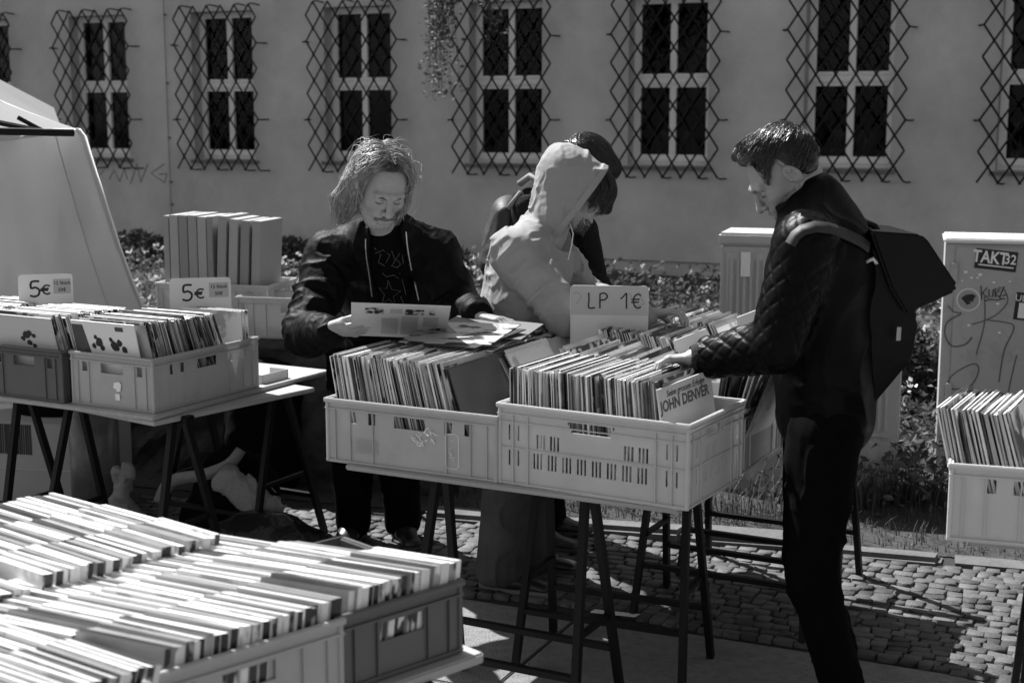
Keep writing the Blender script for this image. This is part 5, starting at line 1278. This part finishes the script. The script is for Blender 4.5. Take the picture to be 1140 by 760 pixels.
# the cover he holds
c0, c1_, c2_, c3_ = at(391, 337, 4.50), at(502, 341, 4.50), at(492, 378, 4.78), at(391, 375, 4.78)
ux = (c1_ - c0); wC = .315; ux.normalize(); vy = (c3_ - c0); vy.normalize(); nz = ux.cross(vy)
m = MB(); m.obox(-nz * .002, ux * (c1_ - c0).length, vy * .30, nz * .004)
hc = m.build('record_sleeve', mat('cover_back_grey', .50, .45, .05, 5), None, loc=c0); tag(hc, 'pale back cover with printed columns held up by the long-haired man', 'record')
WW_ = (c1_ - c0).length
def cvq(x0, x1, y0, y1, m_, sk=0., nm='print'):
    b = MB(); sgn = -1 if nz.dot(-Vector(c0) + Vector((0, 0, 1.8))) < 0 else 1
    b.poly([ux * (x + sk * (y - .15)) + vy * y + nz * sgn * .0024 for x, y in ((x0, y0), (x1, y0), (x1, y1), (x0, y1))]); b.build(nm, m_, hc)
for x0, x1, y0, y1 in ((.045, .105, .03, .085), (.175, .235, .035, .085), (.252, .272, .04, .08), (.255, .295, .20, .235)): cvq(x0, min(x1, WW_ - .01), y0, y1, art('cover_photo', .01, .4, 60, .5))
for x0, x1, y0, y1 in ((.10, .155, .12, .27), (.165, .22, .10, .27), (.235, .285, .10, .19), (.235, .285, .245, .285), (.125, .165, .035, .075)): cvq(x0, min(x1, WW_ - .01), y0, y1, mat('print_text_grey', .33, .5, .35, 150, stretch=(1, 1, 6)))

# ================================================================== the hooded man
H2 = Head(at(643, 215, 5.22), (.82, -.10, -.57), sc=1.0)
w2 = Vector((.10, 1, 0)).normalized()
J2 = dict(pelvis=Vector((-.02, 5.34, .93)), chest=at(590, 300, 5.28), neck=at(612, 256, 5.27), sl=at(604, 270, 5.44), sr=at(574, 283, 5.10), w=w2,
          el=at(650, 330, 5.46), wl=at(700, 345, 5.20), er=at(628, 350, 5.03), wr=at(724, 350, 5.02),
          hl=Vector((.0, 5.43, .90)), hr=Vector((-.03, 5.25, .90)), kl=Vector((.05, 5.45, .48)), kr=Vector((.0, 5.24, .48)), al=Vector((.06, 5.50, .09)), ar=Vector((-.045, 5.26, .09)), fl=Vector((.9, -.2, 0)), fr=Vector((.9, -.35, 0)))
h2 = hand_sdf(J2['wr'] + Vector((-.003, 0, .004)), (.97, -.05, .02), (0, .25, -.97), -1, curl=(28, 24, 26, 30), spread=.14, tc=(.3, 1.0))
h2 = hand_sdf(J2['wr'] + Vector((-.003, 0, .004)), (.97, -.05, .06), (.0, -.10, -.99), 1, curl=(24, 28, 30, 30), spread=.14, tc=(.55, 1.1))
h2b = hand_sdf(J2['wl'], (.9, -.3, -.2), (0, 0, -1), -1)
P2 = mkbody('bending man in a pale grey hooded sweatshirt and baggy grey jeans, hood up', J2, H2, [h2, h2b])
ho = torso_ops(J2, 1.0, .030) + [('u', .03, ecap(J2['pelvis'] - Vector((0, 0, .03)), J2['chest'], (.185, .145), (.185, .145), w2)), ('u', .03, cone(J2['sr'], J2['er'], .088, .070, fold=.012)), ('u', .02, cone(J2['er'], J2['wr'] - Vector((.03, 0, 0)), .070, .045, fold=.012)),
      ('u', .03, cone(J2['sl'], J2['el'], .082, .066, fold=.012)), ('u', .02, cone(J2['el'], J2['wl'], .066, .045, fold=.012)), ('u', .03, cone(J2['neck'], J2['neck'] + Vector((.01, 0, .05)), .085, .085))]
HO_ = outline(((618, 160), (630, 160), (646, 165), (662, 175), (677, 187), (700, 204), (712, 216), (690, 250), (662, 278), (640, 275), (616, 270), (600, 258), (592, 240), (594, 222), (597, 202), (600, 185), (608, 168)), 5.2, 2)
HI_ = outline(((622, 172), (640, 176), (655, 184), (672, 196), (700, 214), (706, 224), (690, 245), (664, 268), (645, 262), (630, 256), (618, 246), (609, 230), (607, 205), (611, 184)), 5.2, 2)
def lens(poly, W, ramp, yc):
    def f(P):
        d2 = poly2(poly, P[:, [0, 2]]); return (np.sqrt((1 - np.minimum(-d2 / ramp, 1)) ** 2 + ((P[:, 1] - yc) / W) ** 2) - 1) * min(ramp, W) * .9
    return f
YC2 = H2.c.y
hd = [('u', .010, fn(lens(HO_, .118, .105, YC2), H2.c, .32))]
hin = lens(HI_, .100, .085, YC2)
HDF = field(hd); pa_, pb_ = at(677, 188, 5.2), at(627, 254, 5.2); cn_ = Vector((-(pb_ - pa_).z, 0, (pb_ - pa_).x)).normalized()
if cn_.x < 0: cn_ = -cn_
def cutp(P): return (P - A3(pa_)) @ A3(cn_)
ho += hd + [folds(.013, 10, 12, 3., (1.6, 1.0, 1.2)), folds(.0035, 21, 20, 8., (.8, 1.4, 1.3)), ('u', .002, fn(lambda P: np.maximum(HDF(P) - .004, np.abs(cutp(P) + .014) - .012), H2.c, .26)), ('s', .003, fn(hin, H2.c, .32)), ('s', .002, fn(lambda P: np.maximum(np.maximum(-cutp(P), HDF(P) - .02), H2.L(P)[:, 2] * 0 - .02), H2.c, .34)), ('i', 0, half((0, 0, .87), (0, 0, -1)))]
lo, hi = bounds([J2[k] for k in ('pelvis', 'sl', 'sr', 'el', 'er', 'wl', 'wr', 'neck')] + [H2.w(0, -.15, .12)], .17); lo[2] = .85
hood = sdf_obj('hooded_sweatshirt', ho, lo, hi, .005, M_hood, P2)
b = MB(); q = H2.w(.070, .042, -.100); b.tube([q, q + Vector((.012, -.012, -.035)), q + Vector((.006, -.016, -.08)), q + Vector((-.006, -.014, -.13))], .0024, 5); b.build('drawstring', mat('cord_white', .7, .7), hood)
hf = [H2.E(0, -.005, .040, .085, .100, .088), H2.E(0, .060, .062, .062, .046, .040, .02), H2.Cn((.03, .080, .055), (.050, .104, .0), .018, .004, .015), H2.Cn((-.02, .085, .06), (-.01, .118, .012), .018, .005, .015), H2.Cn((.05, .06, .05), (.070, .070, -.015), .016, .004, .015)]
HF2 = field(hf); lo, hi = bounds([H2.w(0, 0, 0)], .2); hair2 = sdf_obj('hair', hf, lo, hi, .005, M_hair_d, P2)
rt = surf_pts(HF2, H2.w(0, .03, .04), 800, lambda P: (H2.L(P)[:, 1] > .03) & (H2.L(P)[:, 2] > .05))
strands('hair_strand', HF2, rt, lambda P: A3(H2.f) * .8 - A3(H2.u) * .9 + A3((0, -.25, 0)), 10, .012, M_hair_d, .0010, .010, hair2, .5)
b = MB()
for i in range(260):
    a = random.uniform(-1.2, 1.2); z = random.uniform(-.112, -.05); x = .052 * math.sin(a); y = .045 + .052 * math.cos(a); p0 = H2.w(x, y, z); b.tube([p0, p0 + (H2.r * x * .15 + H2.f * .012 - H2.u * .010) * 1.], [.0011, .0005], 3)
b.build('stubble_beard', M_hair_d, P2); brow(H2, P2, M_hair_d); lashes(H2, P2)
legs_clothes(J2, (.115, .105, .090), M_jean, P2, .009)
shoe('shoe', J2['ar'], J2['fr'], mat('black_leather', .012, .4), P2, .29, msole=mat('rubber_mid', .12, .7)); shoe('shoe', J2['al'], J2['fl'], mat('black_leather', .012, .4), P2, .29)

# ================================================================== the man behind the hooded one
H3 = Head(at(652, 190, 5.72), (.78, .15, -.60), sc=1.02)
J3 = dict(pelvis=Vector((.06, 5.92, .95)), chest=at(605, 265, 5.85), neck=at(620, 224, 5.80), sl=at(632, 225, 6.0), sr=at(597, 232, 5.68), w=w2,
          el=at(648, 300, 6.0), wl=at(672, 326, 5.75), er=at(630, 305, 5.72), wr=at(664, 322, 5.58),
          hl=Vector((.09, 6.02, .90)), hr=Vector((.05, 5.84, .90)), kl=Vector((.12, 6.05, .48)), kr=Vector((.10, 5.84, .48)), al=Vector((.16, 6.0, .09)), ar=Vector((.10, 5.80, .09)), fl=Vector((.9, -.1, 0)), fr=Vector((.95, -.35, 0)))
P3 = mkbody('dark-haired man in a dark coat, standing mostly hidden behind the hooded man', J3, H3, [hand_sdf(J3['wr'], (.9, -.3, -.2), (0, 0, -1), 1), hand_sdf(J3['wl'], (.9, -.3, -.2), (0, 0, -1), -1)], h=.005)
co = torso_ops(J3, 1.0, .032) + [('u', .03, ecap(J3['pelvis'] - Vector((0, 0, .05)), J3['chest'], (.19, .15), (.19, .145), w2)), ('u', .03, cone(J3['sr'], J3['er'], .080, .066, fold=.012)), ('u', .02, cone(J3['er'], J3['wr'], .066, .048, fold=.01)), ('u', .03, cone(J3['sl'], J3['el'], .08, .066)), ('u', .02, cone(J3['el'], J3['wl'], .066, .048)), ('u', .03, cone(J3['neck'], J3['neck'] + Vector((0, 0, .04)), .075, .075)),
      ('u', .03, ecap(at(600, 222, 5.84), at(582, 300, 5.86), (.20, .11), (.19, .14), w2)), ('u', .02, cone(at(652, 255, 5.72), at(662, 306, 5.72), .05, .045)), folds(.012, 9, 12, 9.), ('i', 0, half((0, 0, .82), (0, 0, -1)))]
lo, hi = bounds([J3[k] for k in ('pelvis', 'sl', 'sr', 'el', 'er', 'wl', 'wr', 'neck')], .17); lo[2] = .8
sdf_obj('coat', co, lo, hi, .007, M_coat, P3)
hf = [H3.E(0, -.022, .036, .090, .104, .098), H3.E(0, -.04, -.035, .085, .07, .08, .03), H3.E(0, .065, .062, .060, .045, .045, .02), H3.Cn((.06, .04, .03), (.07, .07, -.03), .025, .012, .02)]
HF3 = field(hf); lo, hi = bounds([H3.w(0, 0, 0)], .2); hair3 = sdf_obj('hair', hf, lo, hi, .005, M_hair_d, P3)
rt = surf_pts(HF3, H3.w(0, 0, .03), 1800, lambda P: (H3.L(P)[:, 2] > .0))
strands('hair_strand', HF3, rt, lambda P: A3(H3.f) * 1.0 - A3((0, 0, 1)) * .5, 9, .015, M_hair_d, .0012, .006, hair3, .3)
legs_clothes(J3, (.10, .085, .075), M_jean_b, P3)
shoe('shoe', J3['ar'], J3['fr'], mat('black_leather', .012, .4), P3); shoe('shoe', J3['al'], J3['fl'], mat('black_leather', .012, .4), P3)
bp = [('u', 0, ecap(at(566, 236, 5.85), at(556, 290, 5.85), (.15, .07), (.16, .085), w2)), ('u', .02, ecap(at(553, 262, 5.85), at(551, 292, 5.85), (.10, .05), (.11, .06), w2)), folds(.006, 12, 12, 2.)]
lo, hi = bounds([at(556, 245, 5.85)], .36); o = sdf_obj('backpack', bp, lo, hi, .007, mat('backpack_dark', .018, .6, .3, 12, .2, 80)); tag(o, 'dark bulky backpack worn by the man behind the hooded one', 'backpack')
b = MB(); b.tube([at(578, 205, 5.66), at(590, 196, 5.64), at(603, 204, 5.6), at(612, 225, 5.58)], .014, 6); b.tube([at(566, 232, 5.66), at(580, 214, 5.64)], .011, 6); b.build('strap', mat('strap_pale', .16, .7), o, True)

# ================================================================== the man with the quilted jacket
H4 = Head(at(872, 193, 4.14), (-.70, -.03, -.714), sc=1.04)
w4 = Vector((.05, 1, 0)).normalized()
J4 = dict(pelvis=Vector((.93, 4.13, .93)), chest=at(912, 305, 4.14), neck=at(906, 228, 4.13), sl=at(897, 274, 3.97), sr=at(905, 258, 4.32), w=w4,
          el=at(864, 384, 3.94), wl=at(772, 398, 4.08), er=at(870, 392, 4.34), wr=at(798, 404, 4.36),
          hl=Vector((.91, 4.03, .90)), hr=Vector((.93, 4.23, .90)), kl=Vector((.885, 4.04, .47)), kr=Vector((.905, 4.18, .48)), al=Vector((.985, 3.98, .09)), ar=Vector((1.01, 4.13, .09)), fl=Vector((-1, -.1, 0)), fr=Vector((-1, .1, 0)))
h4 = hand_sdf(J4['wl'] + Vector((.012, 0, 0)), (-.93, .28, -.10), (-.1, -.12, -.98), -1, curl=(22, 26, 28, 30), spread=.10, tc=(.5, .9))
h4 = hand_sdf(J4['wl'] + Vector((.012, 0, 0)), (-.93, .28, -.10), (-.1, -.25, -.96), 1, curl=(22, 26, 28, 30), spread=.10, tc=(.5, .9)) if False else h4
P4 = mkbody('man in a dark quilted jacket with swept-back dark hair, flicking through records at the right', J4, H4, [h4, hand_sdf(J4['wr'], (-.9, .1, -.2), (0, 0, -1), 1)], h=.0033, jaw=1.02)
Qs = .052
qk = torso_ops(J4, 1.0, .030) + [('u', .03, ecap(J4['pelvis'] - Vector((.0, 0, -.02)), J4['chest'], (.165, .125), (.18, .130), w4)), ('u', .04, ell(J4['chest'] + Vector((.03, 0, .03)), (.13, .18, .19))), ('u', .03, cone(J4['sl'], J4['el'], .088, .076, quilt=Qs)), ('u', .012, cone(J4['el'], J4['wl'] + Vector((.055, 0, 0)), .074, .060, quilt=Qs)),
      ('u', .03, cone(J4['sr'], J4['er'], .086, .072)), ('u', .02, cone(J4['er'], J4['wr'], .072, .05)), folds(.006, 8, 12, 5.), ('i', 0, half((0, 0, .90), (-.10, 0, -1)))]
lo, hi = bounds([J4[k] for k in ('pelvis', 'sl', 'sr', 'el', 'er', 'wl', 'wr', 'neck')], .18); lo[2] = .84
qj = sdf_obj('quilted_jacket', qk, lo, hi, .0045, M_quilt, P4)
cf = [('u', 0, cone(J4['wl'] + Vector((.058, 0, 0)), J4['wl'] + Vector((.012, 0, 0)), .049, .041)), ('s', .002, cone(J4['wl'] + Vector((.03, 0, 0)), J4['wl'] + Vector((-.08, 0, 0)), .030, .034)), ('i', .004, half(J4['wl'] + Vector((-.012, 0, 0)), (-1, 0, 0)))]
lo, hi = bounds([J4['wl'] + Vector((.02, 0, 0))], .1); sdf_obj('cuff', cf, lo, hi, .0035, mat('ribbed_black', .012, .9, bump=.6, bscale=200), qj)
nk = J4['neck']; cl_ = field([('u', 0, ecap(at(912, 246, 4.13), at(893, 214, 4.13), (.098, .100), (.085, .098), w4))])
cin = field([('u', 0, ecap(at(915, 260, 4.13), at(888, 190, 4.13), (.078, .078), (.072, .082), w4))])
cax = (at(893, 214, 4.13) - at(912, 246, 4.13)).normalized()
ctop = at(905, 225, 4.13)
cn = [('u', 0, fn(cl_)), ('s', .003, fn(cin)), ('i', .004, half(at(945, 197, 4.13), (-.36, 0, 1.0))), ('i', .003, half(at(912, 262, 4.13), (.1, 0, -1))), folds(.002, 20, 20)]
lo, hi = bounds([at(908, 230, 4.13)], .19); sdf_obj('collar', cn, lo, hi, .0045, mat('black_wool', .010, .95, spec=.15), qj)
legs_clothes(J4, (.108, .074, .062), M_jean_b, P4, .011)
shoe('shoe', J4['al'], J4['fl'], mat('black_leather', .012, .4), P4); shoe('shoe', J4['ar'], J4['fr'], mat('black_leather', .012, .4), P4)
HL4 = outline(((816, 172), (820, 163), (833, 152), (848, 143), (862, 138), (880, 140), (896, 149), (906, 162), (911, 178), (909, 190), (897, 195), (884, 197), (877, 190), (872, 181), (864, 177), (857, 181), (856, 194), (856, 206), (852, 203), (847, 190), (839, 180), (827, 182), (819, 180)), 4.06, 2)
skl = field([H4.E(0, -.018, .036, .0800, .102, .092), H4.E(0, .030, .098, .060, .060, .042, .02), H4.E(0, .030, .02, .0765, .07, .07, .02), H4.E(0, -.060, -.03, .070, .048, .062, .025)])
hf = [('u', 0, fn(skl)), ('i', .006, fn(lambda P: poly2(HL4, (P[:, [0, 2]] - A3((0, 1.8))) * (4.06 / P[:, 1:2]) + A3((0, 1.8))) * .8)), ('d', 0, fn(lambda P: .003 * (vnoise(P * 70) - .5)))]
HF4 = field(hf); lo, hi = bounds([H4.w(0, 0, 0)], .2); hair4 = sdf_obj('hair', hf, lo, hi, .0035, M_hair_d, P4)
M_hair_d4 = mat('hair_near_black', .018, .34, .5, 45, spec=.8)
rt = surf_pts(HF4, H4.w(0, .0, .04), 3600, lambda P: (H4.L(P)[:, 2] > -.03))
strands('hair_strand', HF4, rt, lambda P: -A3(H4.f) * 1.0 + A3(H4.u) * .25 + A3(H4.r) * np.sin(P[:, 2:3] * 90) * .25, 6, .011, M_hair_d4, .0010, .0055, hair4, .16)
stubble(H4, BODY[3], P4, 1500, M_hair_d, -.02)
brow(H4, P4, M_hair_d); lashes(H4, P4)
# his backpack
QF = field(qk)
M_bp = mat('backpack_leather', .003, .42, .2, 10, .15, 60, spec=.16)
bpk = empty('backpack', at(985, 330, 4.16), 0, 'black roll-top backpack with angular flap worn by the man in the quilted jacket', 'backpack'); B0 = Vector(bpk.location)
def prism(pts, y0, y1, inset=0.):
    n = len(pts); b = MB(); c = [at(px_, py_, y0) for px_, py_ in pts]; lo_ = [Vector((p.x, y0, p.z)) - B0 for p in c]; hi_ = [Vector((p.x, y1, p.z)) - B0 for p in c]
    b.poly(lo_); b.poly(hi_[::-1])
    for i in range(n): b.poly([lo_[i], hi_[i], hi_[(i + 1) % n], lo_[(i + 1) % n]][::-1] if False else [hi_[i], lo_[i], lo_[(i + 1) % n], hi_[(i + 1) % n]][::-1])
    return b
o = prism([(962, 258), (945, 330), (938, 420), (958, 456), (977, 447), (1016, 401), (1024, 356), (1000, 300)][::-1], 4.02, 4.30).build('body', M_bp, bpk, bevel=.014)
o = prism([(969, 257), (1026, 261), (1034, 268), (1067, 318), (1064, 325), (1009, 350), (992, 322)][::-1], 3.995, 4.325).build('flap', M_bp, bpk, bevel=.008)
b = MB(); b.bar(at(1001, 364, 3.985) - B0, at(1000, 379, 3.985) - B0, .012, .003, (0, 1, 0)); b.build('tag', mat('tag_metal', .35, .4), bpk)
b = MB()
def strip(mb, pts, wd, th, side):
    side = Vector(side).normalized(); P = [Vector(p) for p in pts]; Q = []
    for i in range(len(P) - 1):
        for k in range(4):
            t_ = k / 4; p0 = P[max(i - 1, 0)]; p1 = P[i]; p2 = P[i + 1]; p3 = P[min(i + 2, len(P) - 1)]
            Q.append(.5 * ((2 * p1) + (p2 - p0) * t_ + (2 * p0 - 5 * p1 + 4 * p2 - p3) * t_ ** 2 + (3 * p1 - p0 - 3 * p2 + p3) * t_ ** 3))
    Q.append(P[-1]); P = Q; base = len(mb.v)
    for i, p in enumerate(P):
        t_ = (P[min(i + 1, len(P) - 1)] - P[max(i - 1, 0)]).normalized(); s_ = (side - t_ * side.dot(t_)).normalized(); n_ = t_.cross(s_)
        for a, c in ((-1, -1), (1, -1), (1, 1), (-1, 1)): mb.v.append(tuple(p + s_ * a * wd / 2 + n_ * c * th / 2))
    for i in range(len(P) - 1):
        for k in range(4): a = base + i * 4 + k; b_ = base + i * 4 + (k + 1) % 4; mb.f.append((a, b_, b_ + 4, a + 4)); mb.m.append(0)
    mb.f.append((base + 3, base + 2, base + 1, base)); mb.m.append(0); e = base + (len(P) - 1) * 4; mb.f.append((e, e + 1, e + 2, e + 3)); mb.m.append(0)
sp_ = [onsurf(QF, px_, py_, 0) for px_, py_ in ((881, 272), (886, 263), (894, 257), (908, 253), (924, 255), (942, 262), (956, 269), (966, 276))]; sg_ = []
for p in sp_:
    g_ = np.array([float(QF((A3(p) + A3(e))[None])[0] - QF((A3(p) - A3(e))[None])[0]) for e in ((.01, 0, 0), (0, .01, 0), (0, 0, .01))]); sg_.append(Vector(g_).normalized())
P_ = [p + g_ * .004 - B0 for p, g_ in zip(sp_, sg_)]; base = len(b.v)
for i, p in enumerate(P_):
    t_ = (P_[min(i + 1, len(P_) - 1)] - P_[max(i - 1, 0)]).normalized(); s_ = sg_[i].cross(t_).normalized()
    for a_, c_ in ((-1, -1), (1, -1), (1, 1), (-1, 1)): b.v.append(tuple(p + s_ * a_ * .017 + sg_[i] * c_ * .003))
for i in range(len(P_) - 1):
    for k in range(4): a_ = base + i * 4 + k; b_ = base + i * 4 + (k + 1) % 4; b.f.append((a_, b_, b_ + 4, a_ + 4)); b.m.append(0)
b.build('shoulder_strap', mat('strap_dark', .012, .6), bpk, True)
b = MB(); b.tube([at(962, 272, 4.10) - B0, at(955, 256, 4.10) - B0, at(962, 246, 4.10) - B0, at(974, 252, 4.10) - B0, at(980, 262, 4.10) - B0], .010, 8); b.build('grab_loop', M_bp, bpk, True)
b = MB(); b.tube([at(964, 292, 3.98) - B0, at(972, 288, 3.98) - B0, at(976, 294, 3.98) - B0], .006, 6); b.build('buckle', mat('zip_metal', .5, .35, metal=.6), bpk, True)

# ================================================================== bags under the left stand
def bag(name, ops, c, rad, m_, label, h=.008, cat='bag'):
    lo, hi = bounds([c], rad); lo[2] = max(lo[2], 0.0); return tag(sdf_obj(name, ops, lo, hi, h, m_), label, cat)
g = lambda px_, py_: atz(px_, py_, 0)
q = Vector((-1.70, 5.95, 0))
bag('plastic_bag', [('u', 0, ell(q + Vector((0, 0, .08)), (.11, .10, .10))), ('u', .03, cone(q + Vector((0, 0, .14)), q + Vector((.03, 0, .26)), .045, .03)), ('u', .01, ell(q + Vector((.05, -.01, .29)), (.030, .015, .05))), ('u', .01, ell(q + Vector((.0, -.01, .28)), (.022, .015, .045))), folds(.013, 22, 22), folds(.004, 45, 45, 2.)], q + Vector((0, 0, .2)), .28, M_bag, 'crumpled white plastic bag with knotted handles below the left stand')
q = Vector((-1.18, 5.92, 0))
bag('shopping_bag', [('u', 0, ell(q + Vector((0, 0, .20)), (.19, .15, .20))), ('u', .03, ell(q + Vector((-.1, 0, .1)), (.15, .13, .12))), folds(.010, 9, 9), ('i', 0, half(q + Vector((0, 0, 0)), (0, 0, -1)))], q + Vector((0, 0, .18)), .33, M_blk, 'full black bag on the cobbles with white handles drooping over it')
b = MB(); strip(b, [q + Vector((-.30, -.13, .20)), q + Vector((-.24, -.15, .30)), q + Vector((-.10, -.16, .33)), q + Vector((.0, -.15, .37)), q + Vector((.05, -.13, .43))], .055, .006, (0, -.3, 1)); o = b.build('bag_handle', M_bag, None, True); tag(o, 'white cloth strip draped across the full black bag', 'cloth')
bag('tote_bag', [('u', 0, ecap(q + Vector((-.02, -.18, .33)), q + Vector((.16, -.24, .20)), (.055, .024), (.070, .030), (.6, .2, .8))), ('u', .02, ecap(q + Vector((.16, -.24, .20)), q + Vector((.17, -.25, .12)), (.07, .030), (.045, .025), (1, .2, .2))), folds(.011, 20, 20, 4.), folds(.004, 40, 40, 1.)], q + Vector((.1, -.2, .29)), .26, M_bag, 'white cotton bag slumped over the right side of the black bag', .006)
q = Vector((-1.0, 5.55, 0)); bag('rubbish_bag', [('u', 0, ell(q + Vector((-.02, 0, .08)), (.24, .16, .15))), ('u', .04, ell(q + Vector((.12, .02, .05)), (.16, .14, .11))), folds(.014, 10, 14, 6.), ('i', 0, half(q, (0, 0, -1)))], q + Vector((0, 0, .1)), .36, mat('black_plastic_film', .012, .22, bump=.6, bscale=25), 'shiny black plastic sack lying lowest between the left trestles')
q = Vector((-1.88, 6.25, 0)); t = empty('wrapped_roll', q, 0, 'tall roll wrapped in cloudy plastic standing under the left stand', 'roll')
b = MB(); b.tube([(0, 0, 0), (0.0, 0, .58)], .11, 20); b.build('wrapping', mat('cloudy_plastic', .16, .3, .5, 7, .4, 14, transl=.2), t, True)
b = MB(); b.tube([(0, 0, .581), (0, 0, .60)], .07, 16); b.build('core', M_cardg, t)
q = atz(0, 527, 0); t = empty('cardboard_box', (-2.62, 6.45, 0), R(-12), 'white carton with dark striped print under the left stand', 'box')
b = MB(); b.box(0, .72, 0, .4, .01, .42); b.build('carton', mat('carton_white', .33, .8), t, bevel=.004)
b = MB()
for i in range(22): x = .20 + i * .0105; b.box(x, x + random.uniform(.004, .009), -.0035, -.0005, .27, .41)
b.build('print', M_ink, t)
b = MB(); b.box(-.005, .725, -.006, -.0005, .20, .206); b.build('seam', M_cardg, t)
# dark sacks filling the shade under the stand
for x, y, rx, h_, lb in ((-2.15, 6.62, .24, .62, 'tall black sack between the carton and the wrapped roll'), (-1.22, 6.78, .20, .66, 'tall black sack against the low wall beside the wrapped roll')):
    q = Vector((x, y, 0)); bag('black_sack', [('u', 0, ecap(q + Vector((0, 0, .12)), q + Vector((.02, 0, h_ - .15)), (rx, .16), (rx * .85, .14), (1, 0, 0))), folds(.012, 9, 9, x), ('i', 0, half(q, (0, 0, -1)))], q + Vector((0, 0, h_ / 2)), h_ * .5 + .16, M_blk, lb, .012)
# a pavement scrap or two
b = MB(); q = atz(657, 679, .02); b.obox((q.x, q.y, .012), (.16, -.05, 0), (.02, .03, 0), (0, 0, .002)); o = b.build('paper_scrap', M_paper); tag(o, 'small pale paper scrap on the stones under the central board', 'paper')
